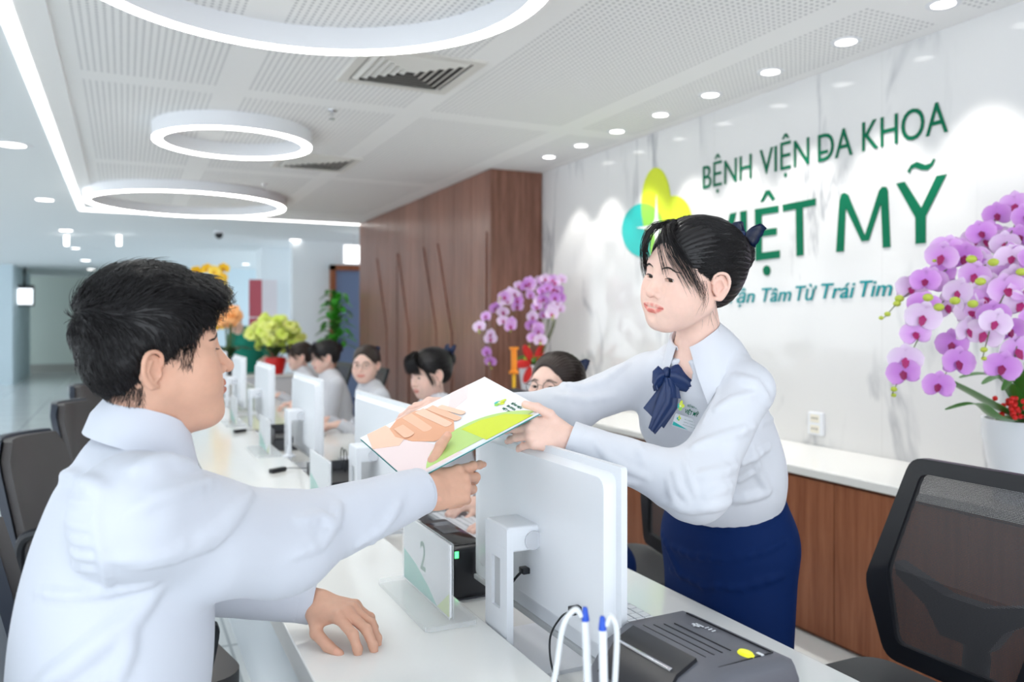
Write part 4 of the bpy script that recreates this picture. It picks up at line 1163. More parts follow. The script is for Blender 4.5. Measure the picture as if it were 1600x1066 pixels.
# ---------------------------------------------------------------- the man (visitor) in the foreground
def build_man():
    g = dict(w=1.03, lip=1.12, mouth=.0235, ear=.94, eary=-.011, nose=.98, lipout=.002, neck=.060, chin=-.097, chiny=-.008, open=.0030, slz=-.003, earz=-.012, neckdir=(0, -.055, -.15))
    hp = P(250, 552, 1.20); yaw = facing(hp, -97)
    M = head_matrix(hp, yaw, -5, 0, .905)
    man = thing('person', 'man in white shirt with short black hair, reaching out to take the folder', 'person', (hp.x - .03, hp.y, .0))
    aim_neck(g, M, (.015, 1.322, 1.168))
    def f(p): 
        d = head_sdf(p, g)
        d = smin(d, ell(p, (0, .045, -.108), (.034, .040, .022)), .03)          # soft underside of the chin
        return d
    v, fc = surface_nets(f, (-.14, -.17, -.26), (.14, .13, .13), .0015); v = project(f, v, 2)
    c = skin_colors(v, g, (.80, .50, .50), (1.0, .86, .84))
    # stubble-soft hairline shadow comes from real strands below
    fw = M.to_3x3() @ Vector((0, 1, 0)); fw.z = 0; fw.normalize()
    J = dict(neck=(.015, 1.322, 1.168), pelvis=(-.045, 1.33, .56), sr=(.012, 1.150, 1.115), sl=(.02, 1.505, 1.115), er=P(432, 848, 1.27), wr=P(656, 768, 1.50),
             el=(.075, 1.68, .868), wl=P(486, 940, 1.592), bulk=1.0)
    # right hand under the folder edge, thumb on top
    hr_ = make_hand(P(664, 771, 1.505) , P(735, 752, 1.57) - P(664, 771, 1.50), Vector((-.05, -.86, .42)), False,
                    [(8, 14, 8), (26, 34, 22), (38, 50, 30), (48, 58, 30)], [(.86, .55, .10), (.78, .72, .22), (.62, .88, .10)], .0022, 1.0, (3, 0, -3, -6), .029)
    wl = P(489, 941, 1.59)
    hl_ = make_hand(wl, Vector((.56, -.80, -.06)), Vector((-.08, 0, 1)), True,
                    [(28, 34, 22), (24, 34, 20), (26, 36, 22), (30, 36, 24)], [(.55, .62, -.42), (.10, .95, -.46), (-.02, .94, -.30)], .0022, 1.05, (8, 1, -7, -16), .029)
    body = skin_body(man, M, v, fc, c, [hr_, hl_], J, SK_M, True, [((-.08, 1.24, .53), (.33, 1.20, .50), (.30, 1.18, .09), (.42, 1.18, .04)), ((-.08, 1.44, .53), (.33, 1.50, .50), (.30, 1.5, .09), (.42, 1.5, .04))])
    eyes(man, M, g, (0, -.05)); brows(man, M, f, M_HAIR, 220, 1.25, .0185)
    # shirt
    ax = {}
    er, wr_, sr, sl, el, wl2 = [n3(J[k]) for k in ('er', 'wr', 'sr', 'sl', 'el', 'wl')]
    SP = [([(176, 872), (240, 868), (300, 850), (345, 822), (372, 795), (388, 768)], .010, .55, .010),
          ([(205, 885), (270, 872), (330, 848), (362, 818)], .006, .5, .010),
          ([(205, 800), (245, 778), (290, 765), (335, 752)], .007, .5, .012),
          ([(455, 868), (500, 850), (522, 818), (528, 790)], .008, .55, .010), ([(520, 905), (560, 872), (592, 830)], .008, .5, .012), ([(465, 815), (500, 808), (520, 822)], .007, .5, .010),
          ([(560, 850), (600, 820), (622, 790)], .006, .5, .012),
          ([(158, 775), (152, 810), (158, 850), (164, 885), (172, 920)], .006, .55, .006),
          ([(60, 924), (110, 930), (170, 922), (235, 912)], .007, .5, .008), ([(100, 742), (130, 752), (160, 768)], .007, .5, .014),
          ([(68, 1066), (110, 1040), (160, 1000), (205, 965), (240, 922)], .009, .45, .016), ([(180, 1066), (196, 1020), (200, 985)], .007, .5, .014),
          ([(215, 735), (255, 722), (300, 730)], .008, .5, .016)]
    for yy in (786, 822, 846, 868, 888): SP.append(([(96 + (yy - 786) * .2, yy - 6), (125, yy), (150, yy + 2)], .0048, .5, .006))
    def sf(p):
        d, (x, y, up, R, Hp, L) = torso_sdf(p, J, True)
        # loose back of the shirt
        d = smin(d, ell(p, Hp - y * .010 + up * .50 * L, (.165, .105, .28), R), .06)
        n = fbm(p, 9, 3, 2); d = d - .0035 * n
        d = smin(d, sleeve_sdf(p, sr, er, wr_, (.078, .070, .043), (wr_, .034), .0022, 5), .045)
        d = smin(d, sleeve_sdf(p, sl, el, wl2, (.070, .060, .042), (wl2, .034), .0022, 8), .045)
        hang = cone(p, (sr + er) / 2 - A3(0, 0, .03), er + A3(.02, .0, -.012), .062, .056); d = smin(d, hang, .04)
        if add: d = add(p, d)
        C = n3(J['neck']); d = smax(d, -cone(p, C + A3(0, 0, -.02), C + A3(.03, 0, .12), .058, .060), .004)
        return d
    add = None; add = cloth_ridges(sf, SP)
    lo = np.array([-.36, .95, .50]); hi = np.array([.62, 1.85, 1.30])
    v, fc = surface_nets(sf, lo, hi, .0058); v = project(sf, v, 1)
    link('shirt', np_mesh('shirt', v, fc), M_SHIRT, man)
    cuff_ring(man, wr_, er, .0405, M_SHIRT, .06); cuff_ring(man, wl2, el, .0405, M_SHIRT, .05)
    C = Vector(J['neck']); collar(man, C + Vector((.006, 0, .022)), (.30, 0, .95), fw, M_SHIRT, .064, .046, gap=34, pt=.045, spread=.028, drop=.012, flare=.014)
    # trousers
    def tf(p):
        d = ell(p, (-.09, 1.33, .57), (.16, .18, .13))
        for s_ in (1.24, 1.44):
            k_ = 1.20 if s_ < 1.3 else 1.5
            d = smin(d, cone(p, (-.06, s_, .55), (.33, k_, .51), .092, .072), .05); d = smin(d, cone(p, (.33, k_, .50), (.30, k_, .12), .07, .052), .03)
        return smax(d, sf(p) * -1 - .004, .01) if False else d
    v, fc = surface_nets(tf, (-.3, 1.0, .05), (.5, 1.7, .75), .012); link('trousers', np_mesh('trousers', v, fc), M_DKTR, man)
    shoes(man, [(.30, 1.18, .09), (.30, 1.5, .09)], (1, 0, 0))
    # wrist watch strap just showing at the left cuff
    # hair: cropped sides, long wavy top swept forward
    rs = np.random.RandomState(4)
    def top_off(p):
        z = np.clip((p[:, 2] - .005) / .085, 0, 1); return .006 + .016 * z ** 1.2
    def hm(p):
        q = p.copy(); q[:, 0] = np.abs(q[:, 0])
        d = smin(ell(p, (0, -.012, .034), (.0757, .094, .083)), ell(p, (0, -.055, .0), (.060, .054, .060)), .03) - top_off(p)
        d = smin(d, ell(p, (0, .068, .086), (.056, .032, .022)), .02)                     # quiff over the forehead
        visor = ell(p, (0, .118, -.012), (.075, .072, .093)); d = smax(d, -visor, .006)
        d = smax(d, -ell(q, (.078, .042, -.045), (.040, .044, .058)), .006)
        d = smax(d, -ell(q, (.072, .086, .005), (.036, .040, .056)), .006)
        d = smax(d, -ell(q, (.090, -.021, -.020), (.024, .022, .030)), .004)
        nape = (p[:, 2] + .076) * -1 - (p[:, 1] + .06) * .25; d = smax(d, nape, .01)
        d = d - .0030 * fbm(p * A3(1, .6, 1), 55, 2, 2) * np.clip((p[:, 2] - .02) / .05, 0, 1)
        return d
    v, fc = surface_nets(hm, (-.12, -.15, -.09), (.12, .13, .16), .003); v = project(hm, v, 1)
    hair = link('hair', np_mesh('hair', to_world(v, M), fc), M_HAIR, man)
    # strands: roots on the mass
    n = 9000; sel = v[rs.randint(len(v), size=n)] + rs.randn(n, 3) * .002
    e = .001; d0 = hm(sel); gr = np.stack([hm(sel + np.eye(3)[k] * e) - d0 for k in range(3)], 1) / e; gr /= np.linalg.norm(gr, axis=1, keepdims=True) + 1e-6
    z = np.clip((sel[:, 2] - .03) / .06, 0, 1)[:, None]
    wave = np.stack([fbm(sel, 30, 11, 1), fbm(sel, 30, 12, 1) * .4, fbm(sel, 30, 13, 1)], 1)
    flow_top = A3(.25, 1.0, .0) + wave * .8; flow_side = A3(0, .25, -1.0) + wave * .25
    fl = flow_top * z + flow_side * (1 - z); fl = fl - gr * (fl * gr).sum(1, keepdims=True); fl /= np.linalg.norm(fl, axis=1, keepdims=True) + 1e-6
    ln = (.012 + .030 * z + .006 * rs.rand(n, 1)); K = 7; t = np.linspace(0, 1, K)[None, :, None]
    lift = gr[:, None] * (.0012 + (.0045 * np.sin(t * PI) + .002 * t) * (.3 + z[:, None] * .9)) 
    Q = sel[:, None] + fl[:, None] * ln[:, None] * t + lift + rs.randn(n, 1, 3) * .0024 * t * (.15 + z[:, None])
    Qf = Q.reshape(-1, 3); dd = hm(Qf)
    Qf = surf_project(lambda p: hm(p), Qf, 2, np.maximum(dd, .0006)); Q = Qf.reshape(Q.shape)
    ribbon_strands(to_world(Q.reshape(-1, 3), M).reshape(Q.shape), taper(n, K, .00052, .2), 'hair_strands', M_HAIR, hair)
    # short hairs at the sideburn, around the ear and on the nape
    n = 12000; cand = rs.uniform((-.09, -.11, -.085), (.09, .075, .09), (260000, 3)); cand = cand[np.abs(f(cand)) < .012]; cand = surf_project(f, cand, 4)
    y_, z_ = cand[:, 1], cand[:, 2]; ax_ = np.abs(cand[:, 0])
    ok = ((z_ > .0 + .0) & (y_ < .046) & (ax_ > .05)) | ((y_ > .018) & (y_ < .038) & (z_ > -.022) & (z_ < .03) & (ax_ > .05)) | ((y_ < -.035) & (z_ > -.078 + .006 * np.sin(cand[:, 0] * 90)))
    ok &= (rs.rand(len(cand)) < np.clip(1.1 + np.minimum(z_ + .045, 0) * 28, 0, 1)) & (rs.rand(len(cand)) < np.where(y_ > 0, np.clip(1.0 + z_ * 32, .0, 1), 1))
    ok &= ~((np.abs(y_ + .023) < .024) & (np.abs(z_ + .010) < .034) & (ax_ > .05))
    cand = cand[ok][:n]; n = len(cand); print('short', n); K = 4; t = np.linspace(0, 1, K)[None, :, None]
    d0 = f(cand); gr = np.stack([f(cand + np.eye(3)[k] * e) - d0 for k in range(3)], 1) / e; gr /= np.linalg.norm(gr, axis=1, keepdims=True) + 1e-6
    fl = A3(0, -.25, -1.0) + rs.randn(n, 3) * .25; fl = fl - gr * (fl * gr).sum(1, keepdims=True); fl /= np.linalg.norm(fl, axis=1, keepdims=True)
    Q = cand[:, None] + fl[:, None] * (.010 + .006 * rs.rand(n, 1, 1)) * t + gr[:, None] * .0018 * t
    ribbon_strands(to_world(Q.reshape(-1, 3), M).reshape(Q.shape), taper(n, K, .00021, .2), 'short_hair', M_HAIR, hair)
    return man
build_man()
# ---------------------------------------------------------------- the woman standing behind the desk
def build_woman():
    g = dict(w=1.02, smile=.0022, gape=.0013, mouth=.0280, lip=.76, ear=.93, nose=.86, neck=.046, chin=-.093, chiny=-.003, open=.0040, slz=-.0035, neckdir=(0, -.038, -.15))
    hp = P(1076, 432, 1.72); yaw = facing(hp, 47)
    M = head_matrix(hp, yaw, 2, -11, 1.0)
    wm = thing('person', 'standing woman in white blouse, navy bow tie and navy skirt, handing over the folder', 'person', (1.38, 1.62, 0))
    aim_neck(g, M, (1.140, 1.425, 1.300))
    def f(p): return head_sdf(p, g)
    v, fc = surface_nets(f, (-.14, -.20, -.27), (.14, .13, .13), .0015); v = project(f, v, 2)
    c = skin_colors(v, g, (.86, .36, .36), (1.03, .82, .80))
    J = dict(neck=(1.140, 1.425, 1.300), pelvis=(1.36, 1.60, .905), sr=(1.115, 1.595, 1.232), sl=(1.180, 1.325, 1.225), er=P(884, 642, 1.90), wr=P(728, 638, 1.86),
             el=P(1088, 762, 1.61), wl=P(893, 685, 1.645), bulk=.86)
    # near hand holds the corner: thumb above, fingers below
    w1 = P(892, 684, 1.640)
    hn = make_hand(w1, P(826, 674, 1.64) - w1, Vector((.10, -.93, .25)), True, [(38, 10, 6), (42, 14, 8), (46, 18, 10), (50, 22, 12)],
                   [(.48, .74, .55), (.22, .90, .42), (.08, .98, .05)], .0022, .92, (3, 0, -3, -6), .024)
    w2 = P(722, 636, 1.85)
    hfar = make_hand(w2, P(655, 638, 1.80) - w2, Vector((-.1, -.45, .88)), False, [(14, 22, 14), (18, 24, 14), (20, 26, 14), (24, 28, 14)],
                     [(.7, .7, -.2), (.35, .95, -.2), (.15, .98, -.2)], .0025, .92, (4, 0, -4, -8), .024)
    skin_body(wm, M, v, fc, c, [hn, hfar], J, SK_W, False, [((1.37, 1.68, .86), (1.34, 1.70, .48), (1.38, 1.70, .09), (1.27, 1.70, .04)), ((1.37, 1.50, .86), (1.34, 1.50, .48), (1.38, 1.50, .09), (1.27, 1.50, .04))])
    eyes(wm, M, g, (-.05, -.42)); brows(wm, M, f, M_HAIRB, 150, .85, .0175)
    hair_back(wm, M, M_HAIR, .003, 5200, True, .006, 'curtain', 5, 1, .012)
    er, wr_, sr, sl, el, wl = [n3(J[k]) for k in ('er', 'wr', 'sr', 'sl', 'el', 'wl')]
    fw = M.to_3x3() @ Vector((0, 1, 0))
    SP = [([(1205, 655), (1160, 672), (1110, 690), (1085, 700)], .007, .5, .012), ([(1200, 700), (1160, 722), (1120, 740), (1090, 745)], .008, .5, .012), ([(1185, 730), (1140, 760), (1105, 775)], .006, .5, .012),
          ([(1055, 735), (1060, 760), (1075, 780)], .007, .5, .008), ([(1045, 750), (1052, 775), (1066, 795)], .006, .5, .008), ([(1070, 720), (1078, 745), (1085, 770)], .006, .5, .008),
          ([(930, 690), (950, 715), (975, 730), (1010, 745)], .006, .5, .010), ([(905, 720), (945, 745), (990, 752)], .007, .5, .012),
          ([(1150, 590), (1180, 600), (1200, 630)], .006, .5, .014), ([(1130, 570), (1120, 620), (1100, 660)], .004, .5, .006), ([(1120, 640), (1145, 625), (1180, 615)], .005, .5, .012),
          ([(880, 600), (910, 606), (945, 596), (980, 570)], .006, .5, .012), ([(870, 620), (915, 625), (960, 618)], .006, .5, .012), ([(985, 640), (992, 680), (1005, 720)], .006, .5, .012),
          ([(1175, 700), (1185, 740), (1200, 765)], .006, .5, .012), ([(1110, 790), (1150, 780), (1195, 770)], .008, .5, .016), ([(1040, 785), (1080, 795), (1130, 788)], .007, .5, .014)]
    def sf(p):
        d, (x, y, up, R, Hp, L) = torso_sdf(p, J, False)
        waist = Hp + up * .055
        d = smin(d, ell(p, Hp + up * .30 * L + y * .01, (.150, .118, .16), R), .08)
        d = d - .0028 * fbm(p, 11, 6, 2)
        d = smin(d, sleeve_sdf(p, sr, er, wr_, (.056, .047, .032), (wr_, .026), .0026, 15), .035)
        d = smin(d, sleeve_sdf(p, sl, el, wl, (.052, .060, .034), (wl, .027), .0026, 18), .030)
        if add: d = add(p, d)
        d = smax(d, -((p - (waist - up * .015)) @ up), .02)                   # tucked in: ends at the waistband
        C = n3(J['neck']); cu_ = nrm(n3(y) * .42 + A3(0, 0, .9)); d = smax(d, -cone(p, C - cu_ * .03, C + cu_ * .12, .050, .056), .004); d = smax(d, (p - C - cu_ * .012) @ cu_ - 10 * np.maximum(0, np.linalg.norm(p - C, axis=1) - .11), .006)
        V_ = C + y * .060 - up * .012; d = smax(d, -ell(p, V_, (.020, .05, .030), R), .004)
        return d
    add = None; add = cloth_ridges(sf, SP)
    v, fc = surface_nets(sf, (.60, 1.05, .80), (1.65, 1.95, 1.36), .0056); v = project(sf, v, 1)
    link('blouse', np_mesh('blouse', v, fc), M_BLOUSE, wm)
    cuff_ring(wm, wl, el, .0325, M_BLOUSE, .05); cuff_ring(wm, wr_, er, .031, M_BLOUSE, .05)
    C = Vector(J['neck']); d0, (x, y, up, R, Hp, L) = torso_sdf(np.zeros((1, 3)), J, False)
    collar(wm, C + Vector((-.010, -.002, .010)), Vector(y) * .42 + Vector((0, 0, .9)), Vector(y), M_BLOUSE, .055, .036, gap=40, pt=.050, spread=.030, drop=.034, flare=.030)
    # bow tie with hanging tails
    def bt(px, py, off=.012):
        q = march(sf, px, py); return Vector(q) + (co.location - Vector(q)).normalized() * off
    K0 = bt(1042, 583, .016)
    cx = Vector((-SN * -1, 0, 0)); right = Vector((CS, -SN, 0)); upv = Vector((0, 0, 1)); tow = (co.location - K0).normalized()
    bt_o = None
    def sheet(outline_l, outline_r, name, parent, th=.004, puff=.010, n=10):
        bm = bmesh.new(); rows = []
        m_ = len(outline_l)
        for i in range(m_):
            a = outline_l[i]; b = outline_r[i]; row = []
            for j in range(n + 1):
                t = j / n; q = a.lerp(b, t) + tow * (puff * math.sin(PI * t) + .0018 * math.sin(t * 14 + i * .5)); row.append(bm.verts.new(q))
            rows.append(row)
        for a, b in zip(rows, rows[1:]):
            for k in range(n): bm.faces.new((a[k], b[k], b[k + 1], a[k + 1]))
        bmesh.ops.recalc_face_normals(bm, faces=bm.faces[:]); bmesh.ops.solidify(bm, geom=bm.faces[:], thickness=th)
        return finish(bm, name, M_BOW, parent, True, 60)
    k_ = thing_child('bow', None); bpy.data.objects.remove(k_)
    pxv = lambda px, py, o=.012: K0 + right * ((px - 1042) / F * 1.70) - upv * ((py - 583) / F * 1.70) + tow * o
    bm = bmesh.new(); bmesh.ops.create_uvsphere(bm, u_segments=16, v_segments=12, radius=.012, matrix=Matrix.Translation(K0 + tow * .012) @ Matrix.Diagonal((.95, .8, 1.15, 1)))
    bow = finish(bm, 'bow_tie', M_BOW, wm, True, 80)
    sheet([pxv(1036, 578), pxv(1028, 571), pxv(1019, 580), pxv(1018, 598), pxv(1024, 611)], [pxv(1040, 592), pxv(1036, 600), pxv(1030, 606), pxv(1027, 609), pxv(1026, 612)], 'loop', bow, .006, .012)
    sheet([pxv(1048, 577), pxv(1058, 572), pxv(1072, 576), pxv(1082, 588), pxv(1080, 602)], [pxv(1046, 594), pxv(1052, 602), pxv(1062, 608), pxv(1072, 610), pxv(1078, 606)], 'loop', bow, .006, .012)
    sheet([pxv(1034, 598, .004), pxv(1024, 615, .004), pxv(1004, 640, .004)], [pxv(1062, 602, .008), pxv(1058, 640, .008), pxv(1036, 672, .006)], 'tail', bow, .004, .005)
    sheet([pxv(1040, 590, .014), pxv(1030, 620, .014), pxv(1013, 672, .012)], [pxv(1058, 596, .016), pxv(1056, 640, .014), pxv(1022, 681, .012)], 'tail', bow, .004, .004)
    sheet([pxv(1040, 590, .018), pxv(1040, 610, .016), pxv(1041, 622, .016)], [pxv(1050, 590, .018), pxv(1060, 606, .016), pxv(1063, 624, .016)], 'tail', bow, .004, .004)
    # waistband skirt
    Hp = n3(J['pelvis'])
    SK = [([(1040, 850), (1080, 868), (1130, 874), (1190, 862), (1225, 845)], .006, .5, .010), ([(1050, 890), (1100, 915), (1160, 918), (1220, 900)], .006, .5, .012), ([(1035, 835), (1050, 870), (1065, 900)], .005, .5, .010), ([(1090, 815), (1140, 825), (1190, 818), (1215, 800)], .006, .5, .010)]
    def kf(p):
        d = ell(p, (1.365, 1.605, .845), (.130, .172, .155)); d = smin(d, ell(p, (1.352, 1.60, .97), (.112, .145, .09)), .06)
        d = smin(d, cone(p, (1.365, 1.545, .80), (1.35, 1.53, .42), .125, .105), .05); d = smin(d, cone(p, (1.365, 1.665, .80), (1.35, 1.66, .42), .125, .105), .06)
        if add2: d = add2(p, d)
        d = smax(d, p[:, 2] - .985 + (p[:, 0] - 1.36) * .25, .01); return smax(d, .40 - p[:, 2], .01)
    add2 = None; add2 = cloth_ridges(kf, SK)
    v, fc = surface_nets(kf, (1.15, 1.30, .38), (1.6, 1.90, 1.1), .0065); v = project(kf, v, 1)
    link('skirt', np_mesh('skirt', v, fc), M_NAVY, wm)
    shoes(wm, [(1.38, 1.70, .09), (1.38, 1.50, .09)], (-1, 0, 0))
    # name badge with the embroidered mark above it
    B0 = bt(1073, 662, .014); nx = (right * .93 - upv * .30 + tow * .05).normalized(); ny = (upv * .93 + right * .28).normalized()
    Mb = basis(B0, nx, ny)
    bm = bmesh.new(); prism(bm, rrect(-.030, .030, -.014, .014, .002), 0, .002, Mb); bd = finish(bm, 'name_badge', M_WPL, wm); bd['label'] = 'white plastic name badge with a teal edge'
    bm = bmesh.new(); prism(bm, [(-.029, -.0125), (.006, -.0125), (-.029, -.004)], .0022, .0026, Mb); finish(bm, 'badge_stripe', M_TL, bd)
    for i in range(3): text_on('badge_text', ('NGUYEN', 'LE TAN', 'PHONG')[i] if False else ('~ ~~~ ~~', '~~ ~~~', '~~~~ ~')[i], Mb @ Matrix.Translation((-.008, .006 - .006 * i, .0022)), .030, .0035, M_SG, bd, 0, 0, .0003)
    logo(Mb @ Matrix.Translation((-.020, .006, .0022)), .0055, bd, None, .0006, True, 14)
    E0 = bt(1077, 640, .012); Me = basis(E0, nx, ny)
    em = text_on('embroidery', 'VIỆT MỸ', Me @ Matrix.Translation((-.008, -.010, 0)), .030, .0085, M_SG, wm, .03, 0, .0005)
    text_on('embroidery', 'BỆNH VIỆN', Me @ Matrix.Translation((-.006, .005, 0)), .030, .0045, M_SG, em, .0, 0, .0005)
    logo(Me @ Matrix.Translation((-.020, .002, 0)), .010, em, None, .0008, True, 16)
    return wm
build_woman()
# ---------------------------------------------------------------- the colleagues seated along the desk
SG_ = dict
seated_woman('seated woman in glasses half hidden behind the folder and the standing woman\'s arm', P(866, 606, 2.75), 30, -7, 0, 'none', True, True, wl=(1.08, 2.30, .742), wr=(1.09, 2.58, .742), seed=2, h=.0028, strands=900)
seated_woman('seated woman with full straight fringe and navy hair bow, looking down, before the wood wall', P(670, 584, 4.0), 58, 12, 0, 'full', False, True, seed=3, h=.0030, strands=700, hm=M_HAIR)
seated_woman('seated woman in glasses turned to face the camera, between the second and third monitors', P(571, 570, 5.1), 18, 0, 0, 'none', True, True, seed=4, strands=400)
seated_woman('seated woman in glasses looking down, fourth colleague from the front of the desk', P(506, 558, 6.2), 72, 12, 0, 'sweep', True, False, seed=5, strands=300, hm=M_HAIR)
seated_woman('farthest seated woman at the desk, in glasses, in front of the yellow-green flowers', P(467, 557, 7.1), 76, 6, 0, 'sweep', True, False, seed=6, strands=300)
# visitor in a teal top bending at the far end
def teal_person():
    b = P(386, 570, 10.4); o = thing('person', 'distant dark-haired person in a teal top bending over at the far end', 'person', (b.x, b.y, 0))
    def f(p):
        q = p - n3((b.x, b.y, 0))
        d = ell(q, (0, 0, 1.02), (.19, .14, .30)); d = smin(d, ell(q, (0, 0, .78), (.17, .14, .2)), .1)
        for sx in (-1, 1):
            d = smin(d, cone(q, (sx * .17, 0, 1.20), (sx * .25, -.05, .92), .06, .05), .05)
        return d
    v, fc = surface_nets(f, (b.x - .4, b.y - .4, .5), (b.x + .4, b.y + .4, 1.45), .02); link('top', np_mesh('top', v, fc), mat('teal_scrubs', '0f7f6c', .8), o)
    def g(p):
        q = p - n3((b.x, b.y, 0)); d = cone(q, (-.16, -.02, 1.34), (-.04, 0, 1.15), .095, .06)
        for sx in (-1, 1):
            d = smin(d, cone(q, (sx * .09, 0, .7), (sx * .10, 0, .06), .08, .05), .04); d = smin(d, cone(q, (sx * .25, -.05, .92), (sx * .12, -.18, .85), .035, .03), .02)
        return smin(d, cone(q, (0, 0, 1.1), (0, 0, .7), .1, .12), .05)
    v, fc = surface_nets(g, (b.x - .4, b.y - .4, 0), (b.x + .4, b.y + .4, 1.55), .02); link('body', np_mesh('body', v, fc, np.ones((len(v), 3))), SK_W, o)
    h = lambda p: smax(ell(p - n3((b.x, b.y, 0)), (-.17, .0, 1.38), (.105, .115, .11)), -(p[:, 2] - 1.33 + (p[:, 1] - b.y) * -.3), .02)
    v, fc = surface_nets(h, (b.x - .4, b.y - .3, 1.2), (b.x + .2, b.y + .3, 1.6), .015); link('hair', np_mesh('hair', v, fc), M_HAIR, o)
    t = lambda p: np.minimum(cone(p - n3((b.x, b.y, 0)), (-.09, 0, .72), (-.10, 0, .1), .10, .075), cone(p - n3((b.x, b.y, 0)), (.09, 0, .72), (.10, 0, .1), .10, .075))
    v, fc = surface_nets(t, (b.x - .3, b.y - .3, 0), (b.x + .3, b.y + .3, .95), .02); link('trousers', np_mesh('trousers', v, fc), mat('teal_scrubs', '0f7f6c', .8), o)
teal_person()
# ================================================================= THINGS ON AND AROUND THE DESKS
WORLD[0] = False
M_CARD = mat('white_card', (.80, .81, .84, 1), .5); M_ACR = mat('clear_acrylic', (.92, .95, .96, 1), .04, alpha=.28)
M_SCR = mat('monitor_screen', (.01, .01, .012, 1), .12, emit=(.55, .65, .8, 1), es=.35)
M_GREY = mat('light_grey_plastic', (.50, .51, .52, 1), .4)
def ob(name, fn, m, parent, smooth=True, ang=40, world=False):
    bm = bmesh.new(); fn(bm); return finish(bm, name, m, parent, smooth, ang, world)
MX = Matrix(((0, 0, -1, 0), (-1, 0, 0, 0), (0, 1, 0, 0), (0, 0, 0, 1)))      # lettering frame read from the visitors' side
# ---------------------------------------------------------------- monitors
def monitor(yc, label):
    o = thing('monitor', label, 'monitor', (.745, yc, ZD), 0, 'white monitors along the staff desk')
    def shell(bm):
        prism(bm, rrect(-.315, .315, .072, .425, .008), 0, .012, Matrix(((0, 0, 1, .012), (1, 0, 0, 0), (0, 1, 0, 0), (0, 0, 0, 1))))
        # bulged back
        a = rrect(-.300, .300, .10, .412, .02, 4); b = rrect(-.294, .236, .116, .404, .02, 4)
        va = [bm.verts.new((.0119, p[0], p[1])) for p in a]; vb = [bm.verts.new((-.010, p[0], p[1])) for p in b]
        for i in range(len(a)): bm.faces.new((va[i], va[(i + 1) % len(a)], vb[(i + 1) % len(a)], vb[i]))
        bm.faces.new(vb)
    ob('back_shell', shell, M_WPL, o, True, 25)
    ob('screen', lambda bm: bx(bm, .0242, .0252, -.307, .307, .095, .418), M_SCR, o)
    ob('chin_bar', lambda bm: bx(bm, .006, .026, -.314, .314, .060, .0715, .002), M_GREY, o)
    def col(bm):
        # plate with an oval cable slot
        n = 20; outer = rrect(-.052, .052, .0, .268, .006, 4); 
        M_ = Matrix(((0, 0, 1, -.078), (1, 0, 0, 0), (0, 1, 0, 0), (0, 0, 0, 1)))
        for y0, y1, z0, z1 in ((-.052, -.020, 0, .268), (.020, .052, 0, .268), (-.020, .020, 0, .105), (-.020, .020, .205, .268)): bx(bm, -.078, -.064, y0, y1, z0, z1)
    st = ob('stand', col, M_WPL, o, False)
    ob('slot_lining', lambda bm: bx(bm, -.0715, -.0700, -.021, .021, .10, .21), M_GREY, st)
    ob('hinge_arm', lambda bm: bx(bm, -.078, .004, -.052, .052, .222, .272, .006, None, 0, 3), M_WPL, o, True)
    ob('hinge_cap', lambda bm: lathe(bm, [(.001, -.003), (.017, -.003), (.0185, 0), (.0185, .004), (.001, .004)], 28, (-.022, -.054, .243), Matrix.Rotation(PI / 2, 3, 'X')), mat('satin_silver', (.72, .73, .76, 1), .25, metal=.6), o)
    ob('foot', lambda bm: prism(bm, rrect(-.075, .14, -.12, .12, .02), 0, .008), M_WPL, o, True)
    ob('ports', lambda bm: [bx(bm, .0095, .0125, -.20 - k * .016, -.196 - k * .016, .148, .168) for k in range(3)], M_BLK, o)
    return o
mons = [(1.475, 'nearest white monitor seen from behind, between the folder and the grey printer'), (2.60, 'white monitor seen from behind, just left of the folder'), (3.80, 'white monitor standing in front of the fourth colleague, tall and narrow in view'),
        (5.05, 'narrow white monitor edge directly right of the man\'s mouth, second from the far end'), (6.25, 'white monitor beside the man\'s nose, farthest but one'), (7.45, 'farthest white monitor at the far end of the staff desk')]
MON = []
for i, (y, L) in enumerate(mons):
    MON.append(monitor(y, L) if i == 0 else copy_tree(MON[0], (.745, y, ZD), 0, L))
em = text_on('embossed_mark', 'ASUS', Matrix.Translation((-.0102, .0, 0)) @ Matrix.Translation((0, .19, .335)) @ MX, .085, .020, M_WPL, MON[0], .012, 0, .0008)
# plugs and cable behind the nearest one
def cable(name, label, pts, r=.0022, m=None, cat='cable'):
    bm = bmesh.new(); p = bez(pts, 10); c = Vector(p[0]); tube(bm, [q - c for q in p], r, 8)
    o = finish(bm, name, m or M_BLK, None, True, 80); o.location = c; return tag(o, label, cat)
o = cable('power_cable', 'black cable hanging from the back of the nearest monitor', [(.735, 1.262, .846), (.722, 1.262, .846), (.700, 1.268, .835), (.690, 1.29, .79), (.688, 1.27, .735), (.70, 1.215, .70), (.73, 1.16, .694), (.78, 1.12, .694)], .0019)
ob('plug', lambda bm: bx(bm, -.020, .010, -.008, .008, -.007, .007, .002), M_BLK, o)
o = cable('video_cable', 'short black cable plugged in below the nearest monitor\'s hinge', [(.736, 1.47, .86), (.722, 1.47, .858), (.71, 1.50, .82), (.715, 1.56, .74), (.73, 1.62, .694)], .0028)
ob('plug', lambda bm: bx(bm, -.016, .012, -.011, .011, -.006, .006, .002), M_BLK, o)
